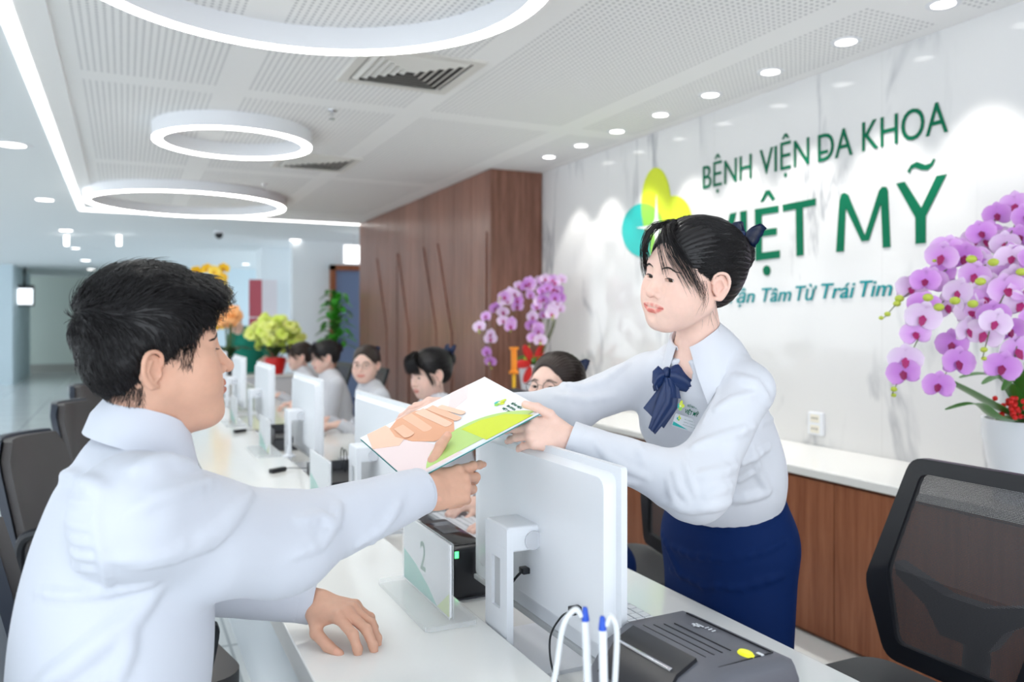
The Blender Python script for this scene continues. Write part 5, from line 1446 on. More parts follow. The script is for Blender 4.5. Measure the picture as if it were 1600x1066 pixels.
# ---------------------------------------------------------------- number signs
def number_sign(yc, label, digit=None, x=.594):
    o = thing('number_sign', label, 'sign', (x, yc, ZC), 0, 'clear acrylic counter signs')
    ob('base', lambda bm: prism(bm, rrect(-.062, .050, -.175, .165, .012, 4), .001, .011), M_ACR, o, True)
    ob('holder', lambda bm: (bx(bm, -.0050, -.0030, -.152, .152, .011, .163), bx(bm, .0030, .0050, -.152, .152, .011, .163)), M_ACR, o, False)
    c = ob('card', lambda bm: bx(bm, -.0022, .0022, -.148, .148, .013, .160), M_CARD, o, False)
    M_ = Matrix.Translation((-.0024, 0, 0)) @ MX
    ob('card_wave', lambda bm: prism(bm, [(-.147, .014), (.075, .014), (.02, .040), (-.06, .066), (-.147, .082)], 0, .0003, M_), mat('soft_teal_print', '6fc7b4', .5), c, False)
    ob('card_corner', lambda bm: prism(bm, [(.075, .014), (.147, .014), (.147, .062)], 0, .0003, M_), mat('soft_lime_print', 'd5e58c', .5), c, False)
    if digit: text_on('card_digit', digit, M_ @ Matrix.Translation((-.030, .066, .0004)), .034, .062, mat('grey_green_print', '7f9c8d', .5), c, .01, 0, .0003)
    return o
s0 = number_sign(1.683, 'acrylic counter sign reading 2, nearest one, right of the man\'s arm', '2')
number_sign(2.75, 'acrylic counter sign just above the man\'s forearm, second from the front')
number_sign(3.95, 'acrylic counter sign in front of the man\'s chin, third from the front')
number_sign(5.15, 'farthest acrylic counter sign, beside the man\'s lips')
# ---------------------------------------------------------------- pens tethered to a holder
def pen(px, py, label, side, d=1.0):
    top = P(px, py, d); b = P(px + (6 if side < 0 else 3), 1100, d); ax = (top - b).normalized()
    base = Vector((top.x - ax.x * .145, top.y - ax.y * .145, top.z - ax.z * .145))
    o = thing('pen', label, 'pen', base, 0, 'white pens with blue tips standing in a holder')
    x, y = frame(ax); Mp = Matrix((x, y, ax)).transposed().to_4x4()
    ob('barrel', lambda bm: lathe(bm, [(.002, -.01), (.0050, .0), (.0050, .126), (.0046, .1285)], 20, (0, 0, 0), Mp), M_WPL, o)
    ob('tip', lambda bm: lathe(bm, [(.0047, .1285), (.0048, .131), (.0030, .1435), (.0022, .145)], 20, (0, 0, 0), Mp), mat('blue_plastic', (.01, .08, .55, 1), .3), o)
    R_ = Vector((CS, -SN, 0))
    pts = [top - ax * .012 + R_ * side * .004, top + R_ * side * .012 + Vector((0, 0, -.003)), top + R_ * side * .026 + Vector((0, 0, -.022)), top + R_ * side * (.034 if side < 0 else .020) + Vector((0, 0, -.07)), top + R_ * side * (.044 if side < 0 else .018) + Vector((0, 0, -.14)), top + R_ * side * .03 + Vector((0, 0, -.19))]
    if side > 0: pts = [top - ax * .012 + R_ * .004, top + R_ * .010 + Vector((0, 0, .0)), top + R_ * .017 + Vector((0, 0, -.016)), top + R_ * .016 + Vector((0, 0, -.06)), top + R_ * .012 + Vector((0, 0, -.12)), top + R_ * .01 + Vector((0, 0, -.17))]
    ob('tether', lambda bm: tube(bm, [q - base for q in bez(pts, 10)], .0035, 10), mat('milky_tube', (.72, .74, .76, 1), .25), o, True, 80)
    return top
t1 = pen(914, 949, 'white pen with blue tip, left one of the two in the foreground', -1, .98)
t2 = pen(941, 963, 'white pen with blue tip, right one of the two in the foreground', 1, .96)
c = (t1 + t2) / 2
o = thing('pen_holder', 'white weighted pen holder at the counter edge under the two tethered pens', 'pen holder', (c.x, c.y, ZC))
ob('body', lambda bm: lathe(bm, [(.001, .001), (.045, .001), (.045, .012), (.030, .028), (.026, .085), (.022, .092), (.001, .092)], 32), M_WPL, o)
for sx in (-1, 1): ob('socket', lambda bm: lathe(bm, [(.008, .088), (.009, .1), (.006, .1), (.006, .090)], 16, (sx * .011, -sx * .004, 0)), M_WPL, o)
# ---------------------------------------------------------------- label printer in the foreground
M_PRN = mat('printer_grey', (.125, .128, .15, 1), .42, spec=.45); M_PRD = mat('printer_dark_panel', (.022, .022, .026, 1), .3)
def printer():
    o = thing('label_printer', 'dark grey label printer with yellow button in the right foreground', 'printer', (.800, 1.035, ZD), math.radians(4))
    # local: x to the staff side, y away; slot side faces -x; top slopes down towards -x
    prof = [(-.135, 0), (.115, 0), (.118, .135), (.108, .158), (.085, .168), (-.03, .170), (-.075, .150), (-.125, .085), (-.140, .050)]
    hw = .124; n = len(prof)
    def body(bm):
        rows = []
        for t, s in ((-1, .90), (-.96, .965), (-.88, 1.0), (.88, 1.0), (.96, .965), (1, .90)):
            rows.append([bm.verts.new((p[0] * s - .0, t * hw, p[1] * (s if p[1] > .05 else 1))) for p in prof])
        for a, b in zip(rows, rows[1:]):
            for k in range(n): bm.faces.new((a[k], a[(k + 1) % n], b[(k + 1) % n], b[k]))
        bm.faces.new(rows[0][::-1]); bm.faces.new(rows[-1])
    ob('body', body, M_PRN, o, True, 35)
    # recessed dark label slot across the front slope
    def slot(bm):
        q = [(-.040, .1725), (-.078, .1560), (-.112, .1120), (-.098, .1040), (-.065, .1400), (-.034, .1600)]
        prism(bm, q, -.062, .088, Matrix(((1, 0, 0, 0), (0, 0, 1, 0), (0, 1, 0, 0), (0, 0, 0, 1))))
    ob('label_slot', slot, M_PRD, o, True, 30)
    ob('tear_bar', lambda bm: bx(bm, -.080, -.074, -.05, .075, .1560, .1600, .001), M_CHR, o)
    def grooves(bm):
        for k in range(4): bx(bm, -.022 + k * .017, -.0205 + k * .017, -.062, .085 - k * .006, .1692, .1706)
        bx(bm, -.03, .080, -.0985, -.0970, .1688, .1704); bx(bm, .080, .0815, -.098, .095, .1680, .1704)
    ob('lid_grooves', grooves, M_PRD, o, False)
    ob('feed_button', lambda bm: lathe(bm, [(.001, .0035), (.010, .0035), (.0125, 0), (.0125, -.004), (.001, -.004)], 24, (.040, -.083, .1700), Matrix.Diagonal((.75, 1.25, 1))), mat('yellow_button', (.75, .72, .02, 1), .35, emit=(.8, .8, .02, 1), es=.25), o)
    ob('status_light', lambda bm: bx(bm, .055, .061, -.100, -.088, .169, .1712, .001), M_WPL, o)
    # small printed mark
    def mark(bm):
        for k in range(3): bx(bm, .058, .066, .012 + k * .008 - .004, .014 + k * .008 - .004, .1698, .1706)
        bx(bm, .048, .060, .040, .043, .1698, .1706); bx(bm, .052, .056, .034, .050, .1698, .1706); bx(bm, .058, .061, .030, .048, .1698, .1706)
    ob('printed_mark', mark, M_WPL, o, False)
    ob('latch', lambda bm: bx(bm, -.147, -.128, .055, .112, .030, .052, .006), M_PRD, o)
    ob('latch', lambda bm: bx(bm, -.147, -.128, -.112, -.055, .030, .052, .006), M_PRD, o)
    return o
printer()
# ---------------------------------------------------------------- small things
o = thing('card_reader', 'black desktop card reader with green status light behind the number 2 sign', 'device', (.755, 1.96, ZD))
ob('body', lambda bm: bx(bm, -.05, .05, -.15, .15, .004, .130, .014, None, 0, 3), M_BLK, o)
ob('top_panel', lambda bm: bx(bm, -.036, .036, -.13, .10, .1295, .1325, .001), mat('gloss_black', (.012, .012, .015, 1), .1), o)
ob('paper_window', lambda bm: bx(bm, -.022, .022, -.02, .06, .1324, .1335, .0004), M_DGR, o)
ob('status_light', lambda bm: bx(bm, -.044, -.034, -.1512, -.1485, .106, .122, .001), mat('green_light', (.05, .9, .2, 1), .4, emit=(.1, 1, .25, 1), es=1.6), o)
ob('foot', lambda bm: bx(bm, -.044, .044, -.14, .14, 0, .004), M_DGR, o)
def usb_hub(px, py, label, z=ZC):
    g = G(px, py, z); o = thing('cable_adapter', label, 'adapter', (g.x, g.y, z), math.radians(-60), 'small black adapters on the counter')
    ob('body', lambda bm: bx(bm, -.013, .013, -.036, .036, .001, .018, .003), M_BLK, o)
    ob('sticker', lambda bm: bx(bm, -.0135, -.0128, -.016, .022, .004, .014), M_CARD, o)
    ob('lead', lambda bm: tube(bm, bez([(0, .034, .008), (0, .06, .008), (.02, .10, .004), (.05, .12, .003)], 8), .002, 6), M_BLK, o)
    return o
usb_hub(434, 738, 'little black adapter with a white sticker on the counter, nearer one'); usb_hub(375, 676, 'little black adapter on the counter far side, near the man\'s mouth')
def keyboard(y, x=1.0, label=''):
    o = thing('keyboard', label, 'keyboard', (x, y, ZD), 0, 'keyboards on the staff desk')
    ob('case', lambda bm: bx(bm, -.065, .065, -.215, .215, .002, .016, .004), M_GREY, o)
    def keys(bm):
        for r in range(5):
            for k in range(15): bx(bm, -.056 + r * .0225, -.037 + r * .0225, -.203 + k * .0272, -.179 + k * .0272, .016, .0205)
    ob('keys', keys, M_WPL, o, False); return o
k0 = keyboard(2.42, 1.0, 'light grey keyboard under the hands of the nearest seated woman')
for y, L in ((3.72, 'keyboard in front of the woman with the straight fringe'), (4.98, 'keyboard in front of the woman who looks at the camera'), (1.40, 'keyboard behind the nearest monitor')):
    copy_tree(k0, (1.0, y, ZD), 0, L)
g = G(690, 806, ZD)
o = thing('mouse_pad', 'black mouse pad on the staff desk beyond the number 2 sign', 'mouse pad', (g.x, g.y, ZD)); ob('sheet', lambda bm: prism(bm, rrect(-.09, .09, -.11, .11, .01), .0005, .004), M_DGR, o)
g2 = G(676, 800, ZD)
o = thing('mouse', 'pale computer mouse on the black mouse pad', 'mouse', (g2.x, g2.y, ZD + .004), math.radians(30))
def mouse_shell(bm):
    bmesh.ops.create_uvsphere(bm, u_segments=24, v_segments=14, radius=1, matrix=Matrix.Diagonal((.031, .055, .034, 1)))
    bmesh.ops.bisect_plane(bm, geom=bm.verts[:] + bm.edges[:] + bm.faces[:], plane_co=(0, 0, 0.0005), plane_no=(0, 0, -1), clear_outer=True)
    bmesh.ops.holes_fill(bm, edges=[e for e in bm.edges if e.is_boundary])
ob('shell', mouse_shell, M_GREY, o); ob('wheel', lambda bm: lathe(bm, [(.001, -.003), (.008, -.003), (.008, .003), (.001, .003)], 16, (0, .028, .026), Matrix.Rotation(PI / 2, 3, 'Y')), M_BLK, o)
def tray(px, py, label, w_=.20, l_=.30, h_=.09, z=ZD):
    g = G(px, py, z); o = thing('document_tray', label, 'tray', (max(g.x, .78), g.y, z), 0, 'black trays and boxes between the monitors')
    ob('tray', lambda bm: (bx(bm, -w_ / 2, w_ / 2, -l_ / 2, l_ / 2, .001, .006), bx(bm, -w_ / 2, -w_ / 2 + .004, -l_ / 2, l_ / 2, .006, h_), bx(bm, w_ / 2 - .004, w_ / 2, -l_ / 2, l_ / 2, .006, h_), bx(bm, -w_ / 2 + .004, w_ / 2 - .004, l_ / 2 - .004, l_ / 2, .006, h_), bx(bm, -w_ / 2 + .004, w_ / 2 - .004, -l_ / 2, -l_ / 2 + .004, .006, h_ * .5)), M_DGR, o, False)
    ob('contents', lambda bm: bx(bm, -w_ / 2 + .012, w_ / 2 - .02, -l_ / 2 + .01, l_ / 2 - .02, .006, h_ * .6), M_BLK, o, False)
    return o
tray(517, 765, 'black open tray with cables left of the second monitor'); tray(425, 700, 'black box between the third and fourth monitors', .16, .26, .11)
# thin looped cables standing above the tray
for i, (px, L) in enumerate(((522, 'thin black cable loop over the tray, left one'), (537, 'thin black cable loop over the tray, right one'))):
    q = G(517, 765, ZD); c = Vector((.80, q.y + .03 - i * .05, ZD + .10)); pts = [(0, 0, -.03)] + [(0, .026 * math.sin(a), .03 - .030 * math.cos(a)) for a in np.linspace(0, 2 * PI, 12)] + [(0, .01, -.03)]
    bm = bmesh.new(); tube(bm, [Vector(p) for p in pts], .002, 6); oo = finish(bm, 'cable_loop', M_BLK, None, True, 80); oo.location = c; tag(oo, L, 'cable', 'looped cables on the tray')
# small white pen upright far on the counter
g = G(441, 715, ZC)
o = thing('pen', 'small white and blue pen standing far down the counter by the third monitor', 'pen', (g.x + .03, g.y, ZC))
ob('holder', lambda bm: lathe(bm, [(.001, .001), (.028, .001), (.028, .008), (.012, .016), (.010, .04), (.001, .04)], 20), M_WPL, o)
ob('barrel', lambda bm: lathe(bm, [(.005, .04), (.005, .13), (.001, .132)], 12), M_WPL, o); ob('tip', lambda bm: lathe(bm, [(.0052, .132), (.003, .15), (.001, .15)], 12), mat('blue_plastic', (.01, .08, .55, 1), .3), o)
# ---------------------------------------------------------------- the folder
B_, R_, T_, L_ = P(634, 748, 1.50), P(857, 643, 1.635), P(752, 586, 1.83), P(567, 688, 1.695)
fx = ((R_ - B_) + (T_ - L_)) / 2; fy = ((L_ - B_) + (T_ - R_)) / 2; fo = (B_ + R_ + T_ + L_) / 4
FW, FH = fx.length * 1.0, fy.length * 1.0
Mf = basis(fo, fx, fy)
folder = thing('folder', 'white brochure folder with handshake photo and green curves, held between the two people', 'folder', fo)
folder.rotation_euler = (0, 0, 0)
Mf0 = Mf.copy(); Mf0.translation = (0, 0, 0)
def sheet_pts(pts, z, d=.0004): return lambda bm: prism(bm, [(p[0] * FW / 2, p[1] * FH / 2) for p in pts], z, z + d, Mf0)
ob('back_cover', lambda bm: prism(bm, [(-FW / 2, -FH / 2), (FW / 2, -FH / 2), (FW / 2, FH / 2), (-FW / 2, FH / 2)], -.006, -.0045, Mf0), mat('teal_card', '1d8f8c', .4), folder, False)
ob('pages', lambda bm: prism(bm, [(-FW / 2 + .002, -FH / 2 + .001), (FW / 2 - .003, -FH / 2 + .001), (FW / 2 - .003, FH / 2 - .001), (-FW / 2 + .002, FH / 2 - .001)], -.0044, -.0012, Mf0), M_CARD, folder, False)
cv = ob('front_cover', sheet_pts([(-1, -1), (1, -1), (1, 1), (-1, 1)], -.001, .001), mat('glossy_white_card', (.86, .86, .88, 1), .3), folder, False)
def arc(cx, cy, rx, ry, a0, a1, n=16): return [(cx + rx * math.cos(math.radians(a0 + (a1 - a0) * k / n)), cy + ry * math.sin(math.radians(a0 + (a1 - a0) * k / n))) for k in range(n + 1)]
clipp = lambda pts: [(max(-1, min(1, x)), max(-1, min(1, y))) for x, y in pts]
ob('printed_tint', sheet_pts(clipp([(-1, -.55), (-1, .55), (-.62, .35), (-.45, -.15), (-.25, -1), (-.98, -1)]), .0002), mat('pale_pink_print', 'f0dcdc', .35), cv, False)
ob('printed_tint', sheet_pts([(.42, 1), (.72, 1), (.50, .55), (.10, .35)], .0002), mat('pale_pink_print', 'f0dcdc', .35), cv, False)
ob('printed_curve', sheet_pts(clipp(arc(.08, -1.5, .92, 1.25, 28, 152, 24)), .0005), mat('light_green_print', 'b9d97f', .35), cv, False)
ob('printed_curve', sheet_pts(clipp([(.02, -.34), (.30, -.36), (.60, -.55), (.82, -1), (.10, -1)]), .0009), mat('lime_print', 'd2df2e', .35), cv, False)
# the printed handshake: flat shapes of the cover picture
ob('printed_sleeve', sheet_pts([(-1.0, .42), (-.90, .98), (-.62, .98), (-.58, .28), (-.72, .12)], .0006), mat('print_skin_light', 'f3c9b0', .35), cv, False)
ob('printed_hand', sheet_pts([(-.62, .80), (-.45, .98), (-.16, .98), (.08, .78), (.16, .40), (.06, .02), (-.06, -.28), (-.36, -.30), (-.56, .05), (-.66, .45)], .0008), mat('print_skin', 'e6a884', .35), cv, False)
def finger_print(x0, y0, x1, y1, w0, w1):
    a = Vector((x0, y0)); b = Vector((x1, y1)); d = (b - a).normalized(); n_ = Vector((-d.y, d.x)); pts = [a + n_ * w0, a - n_ * w0]; 
    for k in range(9): t = -PI / 2 + PI * k / 8; pts.append(b + d * math.cos(t) * w1 + n_ * math.sin(t) * w1)
    return [(p.x, p.y) for p in pts]
for k, q in enumerate(((-.30, .95, -.28, .18, .075, .065), (-.12, .92, -.04, .00, .07, .06), (.02, .86, .12, .02, .06, .052), (.12, .72, .24, .12, .05, .045), (-.52, .70, -.52, .28, .07, .075))):
    ob('printed_finger', sheet_pts(finger_print(*q), .0011 + k * .0003), mat('print_skin_light' if k % 2 else 'print_skin_mid', 'f6cfb6' if k % 2 else 'f0bd9f', .35), cv, False)
RZ = Matrix.Rotation(-PI / 2, 4, 'Z')
logo(Mf0 @ Matrix.Translation((.72 * FW / 2, -.14 * FH / 2, .0005)) @ RZ, .014, cv, None, .0008, False, 18)
for i, (t, w_) in enumerate((('BỆNH VIỆN', .036), ('ĐA KHOA', .031), ('VIỆT MỸ', .031))): text_on('printed_name', t, Mf0 @ Matrix.Translation(((.80 - i * .075) * FW / 2, -.33 * FH / 2, .0005)) @ RZ, w_, .0058, M_SG, cv, 0, 0, .0003, False)
# ---------------------------------------------------------------- chairs
def weave():
    m = mat('black_mesh_weave', (.05, .05, .055, 1), .6); t = NT(m); m.node_tree
    c = t.coord('Object'); sp = t.n('ShaderNodeSeparateXYZ'); t.l(c, sp.inputs[0])
    def st(v, p): return t.math('LESS_THAN', t.math('ABSOLUTE', t.math('SUBTRACT', t.math('FRACT', t.math('DIVIDE', v, p)), .5)), .31)
    t.l(t.math('MAXIMUM', st(sp.outputs[1], .0034), st(sp.outputs[2], .0034)), t.b.inputs['Alpha']); return m
M_MESH = weave(); M_FAB = mat('black_seat_fabric', (.025, .026, .03, 1), .8); M_LEA = mat('charcoal_leather', (.075, .068, .068, 1), .5); M_RIM = mat('dark_blue_grey_shell', (.035, .042, .06, 1), .4)
M_PLG = mat('dark_seat_grey', (.06, .062, .066, 1), .6)
def base5(o, zc=.07, r=.30):
    for k in range(5):
        a = 2 * PI * k / 5 + .3; d = Vector((math.cos(a), math.sin(a), 0))
        l = ob('base_leg', lambda bm: tube(bm, [d * .03 + Vector((0, 0, .11)), d * r * .6 + Vector((0, 0, .095)), d * r + Vector((0, 0, .075))], [.022, .018, .014], 8), M_BLK, o)
        ob('castor', lambda bm: lathe(bm, [(.001, -.02), (.026, -.02), (.03, 0), (.026, .02), (.001, .02)], 16, d * r + Vector((0, 0, .0315)), Matrix.Rotation(a, 3, 'Z') @ Matrix.Rotation(PI / 2, 3, 'X')), M_BLK, l)
    ob('post', lambda bm: lathe(bm, [(.03, .08), (.03, .24), (.018, .25), (.018, .42), (.001, .42)], 20), M_BLK, o)
def mesh_chair(loc, rz, label):
    """faces +x; back behind, leaning"""
    o = thing('office_chair', label, 'chair', loc, rz, 'black mesh office chairs on the staff side')
    out = [(-.21, 1.005), (.21, 1.005), (.252, .685), (.175, .515), (-.175, .515), (-.252, .685)]
    inn = [(-.172, .968), (.172, .968), (.196, .73), (.148, .558), (-.148, .558), (-.196, .73)]
    def bxx(z): return -.20 - max(0, z - .70) * .40 - (.70 - z) * .0 if z > .70 else -.20 + (.70 - z) * .10
    def rnd(poly, r=.02, n=4):
        res = []
        for i, p in enumerate(poly):
            a = Vector(poly[i - 1]); b = Vector(p); c = Vector(poly[(i + 1) % len(poly)]); u = (a - b).normalized() * r; v = (c - b).normalized() * r
            for k in range(n + 1):
                t = k / n; res.append(tuple((1 - t) ** 2 * (b + u) + 2 * t * (1 - t) * b + t * t * (b + v)))
        return res
    oo, ii = rnd(out, .035), rnd(inn, .02)
    def frm(bm):
        n = len(oo)
        def ring(poly, dx): return [bm.verts.new((bxx(p[1]) + dx - .22 * p[0] * p[0] * 0, p[0], p[1])) for p in poly]
        a = ring(oo, -.012); b = ring(ii, -.010); c_ = ring(ii, .010); d = ring(oo, .012)
        for r0, r1 in ((a, b), (b, c_), (c_, d), (d, a)):
            for k in range(n): bm.faces.new((r0[k], r0[(k + 1) % n], r1[(k + 1) % n], r1[k]))
    ob('back_frame', frm, M_BLK, o, True, 50)
    def msh(bm):
        c0 = None; va = [bm.verts.new((bxx(p[1]) + .001, p[0], p[1])) for p in inn]
        # two bands so the sheet bends with the frame
        bm.faces.new((va[0], va[1], va[2], va[5])); bm.faces.new((va[5], va[2], va[3], va[4]))
    ob('back_mesh', msh, M_MESH, o, False)
    def lum(bm):
        pts = [(-.15, .70), (.15, .70), (.185, .735), (.15, .735), (.06, .655), (.045, .60), (-.045, .60), (-.06, .655), (-.15, .735), (-.185, .735)]
        pts = [(-.19, .745), (-.05, .70), (.05, .70), (.19, .745), (.185, .715), (.10, .66), (.06, .60), (-.06, .60), (-.10, .66), (-.185, .715)]
        prism(bm, pts, -.262, -.222, Matrix(((0, 0, 1, 0), (1, 0, 0, 0), (0, 1, 0, 0), (0, 0, 0, 1))))
    ob('lumbar_support', lum, M_BLK, o, False)
    ob('back_spine', lambda bm: tube(bm, bez([(-.26, 0, .69), (-.27, 0, .55), (-.22, 0, .44), (-.05, 0, .405)], 6), [.035] * 19, 10, flat=.5), M_BLK, o, True)
    ob('seat', lambda bm: prism(bm, rrect(-.20, .27, -.24, .24, .07, 6), .43, .495), M_PLG, o, True, 50)
    ob('seat_pan', lambda bm: prism(bm, rrect(-.17, .22, -.20, .20, .05, 4), .405, .43), M_BLK, o, True, 50)
    base5(o); return o
c0 = mesh_chair((1.565, 1.275, 0), PI, 'large black mesh office chair in the right foreground, its back towards the camera')
SC_ = [(1.60, 2.47, -12, 'black office chair of the nearest seated woman, behind the standing woman'), (1.56, 3.82, -6, 'black office chair behind the woman with the straight fringe'), (1.50, 5.02, -14, 'black office chair behind the woman who faces the camera'),
       (1.50, 6.22, 0, 'black office chair of the fourth colleague'), (1.45, 7.12, 4, 'black office chair of the farthest seated woman')]
for x, y, a, L in SC_: copy_tree(c0, (x, y, 0), PI + math.radians(a), L)
def visitor_chair(loc, rz, label):
    o = thing('visitor_chair', label, 'chair', loc, rz, 'charcoal visitor chairs along the counter')
    def bk(t0, t1, hw0, hw1, th, dz=0):
        def f(bm):
            rows = []
            for i in range(9):
                t = i / 8; z = .50 + (.95 - .50) * t; hw = hw0 + (hw1 - hw0) * t
                if t > .8: hw -= (t - .8) ** 2 * 1.2
                row = []
                for s in (0, 1):
                    for j in range(9):
                        u = (j / 8) * 2 - 1; u = u if s == 0 else -u
                        row.append(bm.verts.new((-.23 - .11 * t + .055 * u * u + (t0 if s == 0 else t1), u * hw, z + dz)))
                rows.append(row)
            m_ = len(rows[0])
            for a, b in zip(rows, rows[1:]):
                for k in range(m_): bm.faces.new((a[k], a[(k + 1) % m_], b[(k + 1) % m_], b[k]))
            bm.faces.new(rows[0][::-1]); bm.faces.new(rows[-1])
        return f
    ob('back_shell', bk(-.03, .0, .235, .215, 0), M_RIM, o, True, 50); ob('back_pad', bk(.0005, .03, .220, .200, 0, -.01), M_LEA, o, True, 50)
    ob('seat', lambda bm: prism(bm, rrect(-.24, .25, -.24, .24, .08, 6), .42, .50), M_LEA, o, True, 50)
    ob('seat_shell', lambda bm: prism(bm, rrect(-.25, .24, -.245, .245, .08, 6), .385, .42), M_RIM, o, True, 50)
    for sy in (-1, 1): ob('armrest', lambda bm: tube(bm, bez([(-.16, sy * .25, .42), (-.17, sy * .27, .60), (-.10, sy * .275, .655), (.12, sy * .275, .655), (.15, sy * .265, .60), (.10, sy * .25, .42)], 5), .018, 8), M_BLK, o)
    base5(o); return o
v0 = visitor_chair((-.06, 3.36, 0), math.radians(-22), 'charcoal visitor chair nearest behind the man\'s back, at the left edge')
for x, y, a, L in ((.02, 4.72, -20, 'charcoal visitor chair second behind the man, its top above his collar'), (.03, 6.02, -18, 'farthest charcoal visitor chair, tiny behind the man\'s hair'), (-.02, 2.26, 12, 'charcoal visitor chair beside the man, glimpsed under his arm'), (-.13, 1.33, 0, 'charcoal visitor chair the man is sitting on')):
    copy_tree(v0, (x, y, 0), math.radians(a), L)
# ---------------------------------------------------------------- flowers and plants
def petal_mat():
    m = mat('orchid_petal', 'c77fdc', .5, sub=0); t = NT(m); a = t.n('ShaderNodeAttribute'); a.attribute_name = 'tint'; t.l(a.outputs['Color'], t.b.inputs['Base Color'])
    t.b.inputs['Subsurface Weight'].default_value = .15; t.b.inputs['Subsurface Radius'].default_value = (.5, .3, .5); t.b.inputs['Subsurface Scale'].default_value = .01; return m
M_PET = petal_mat(); M_STEM = mat('orchid_stem', '5f6b35', .6); M_LEAF = mat('orchid_leaf', '3f7a2c', .35); M_BUD = mat('green_bud', 'b9c64a', .5)
M_POT = mat('white_ceramic', (.80, .82, .86, 1), .2); M_MOSS = mat('moss', '4a5b2e', .9); M_RED = mat('red_satin', 'd21f1c', .4)
def flower_mesh(c_edge, c_mid, c_lip, s=1.0):
    """moth orchid: two broad petals, three sepals, a dark lip; faces +y"""
    vs_, fs, cl = [], [], []
    def pet(ang, L, W, z0, cup, back=0):
        n1, n2 = 8, 6; o_ = len(vs_); ca, sa = math.cos(ang), math.sin(ang)
        for i in range(n1 + 1):
            u = i / n1
            for j in range(n2 + 1):
                v = j / n2 * 2 - 1; w_ = W * math.sin(PI * min(1, .12 + u * .88)) ** .55 * (1 if u < 1 else .35)
                x = u * L; y = v * w_; dz = z0 + cup * (u * u) * L + .12 * abs(v) ** 2 * w_ - back
                vs_.append((s * (x * ca - y * sa), s * dz, s * (x * sa + y * ca)))
                t = min(1, u * 1.15); ed = (u ** 2.0) * .55 + abs(v) * .18
                cl.append([c_mid[k] * (1 - ed) + c_edge[k] * ed for k in range(3)])
        for i in range(n1):
            for j in range(n2):
                a = o_ + i * (n2 + 1) + j; fs.append((a, a + n2 + 1, a + n2 + 2, a + 1))
    for ang in (90, 215, 325): pet(math.radians(ang), .045, .017, -.002, .06)
    for ang in (8, 172): pet(math.radians(ang), .047, .031, .002, .10)
    # lip
    o_ = len(vs_)
    for (x, y, z) in ((0, .004, .006), (-.010, .010, -.002), (.010, .010, -.002), (0, .016, -.004), (-.007, .014, -.016), (.007, .014, -.016), (0, .020, -.022)):
        vs_.append((x * s, y * s, z * s)); cl.append(c_lip)
    for f in ((0, 1, 3, 2), (1, 4, 6, 3), (3, 6, 5, 2)): fs.append(tuple(o_ + k for k in f))
    # colour
    me = bpy.data.meshes.new('flower'); me.from_pydata(vs_, [], fs); me.update()
    for p in me.polygons: p.use_smooth = True
    at = me.color_attributes.new('tint', 'FLOAT_COLOR', 'POINT')
    for i, c in enumerate(cl): at.data[i].color = (*c, 1)
    me.materials.append(M_PET); return me
lin = lambda h: S(h)[:3]
FL = [flower_mesh(lin('f3e0f4'), lin('d290de'), lin('a01560')), flower_mesh(lin('f8eef8'), lin('e4c2ea'), lin('a8206a')), flower_mesh(lin('e8bcec'), lin('c478d4'), lin('8a0f55'))]
def place(name, me, parent, loc, face, roll=0, s=1.0, m=None):
    o = bpy.data.objects.new(name, me); COL.objects.link(o); o.parent = parent
    f = Vector(face).normalized(); q = f.to_track_quat('Y', 'Z') @ Euler((0, roll, 0)).to_quaternion()
    o.location = Vector(loc) - parent.location; o.rotation_euler = q.to_euler(); o.scale = (s, s, s); return o
BUD = bpy.data.meshes.new('bud'); bm = bmesh.new(); bmesh.ops.create_uvsphere(bm, u_segments=12, v_segments=8, radius=.012, matrix=Matrix.Diagonal((.85, .85, 1.15, 1)))
for f in bm.faces: f.smooth = True
bm.to_mesh(BUD); bm.free(); BUD.materials.append(M_BUD)
def leaf(parent, pts, w_, m=None, name='leaf'):
    p = bez(pts, 8); bm = bmesh.new(); rows = []; n = len(p)
    for i, q in enumerate(p):
        d = (p[min(i + 1, n - 1)] - p[max(i - 1, 0)]).normalized(); sd = d.cross(Vector((0, 0, 1)))
        sd = sd.normalized() if sd.length > .05 else Vector((1, 0, 0)); t = i / (n - 1); ww = w_ * (math.sin(PI * (.08 + .9 * t)) ** .7); up = sd.cross(d)
        rows.append([bm.verts.new(q - parent.location + sd * ww * k + up * (-abs(k) * ww * -.25)) for k in (-1, -.5, 0, .5, 1)])
    for a, b in zip(rows, rows[1:]):
        for k in range(4): bm.faces.new((a[k], b[k], b[k + 1], a[k + 1]))
    bmesh.ops.recalc_face_normals(bm, faces=bm.faces[:]); bmesh.ops.solidify(bm, geom=bm.faces[:], thickness=.0018)
    return finish(bm, name, m or M_LEAF, parent, True, 60)
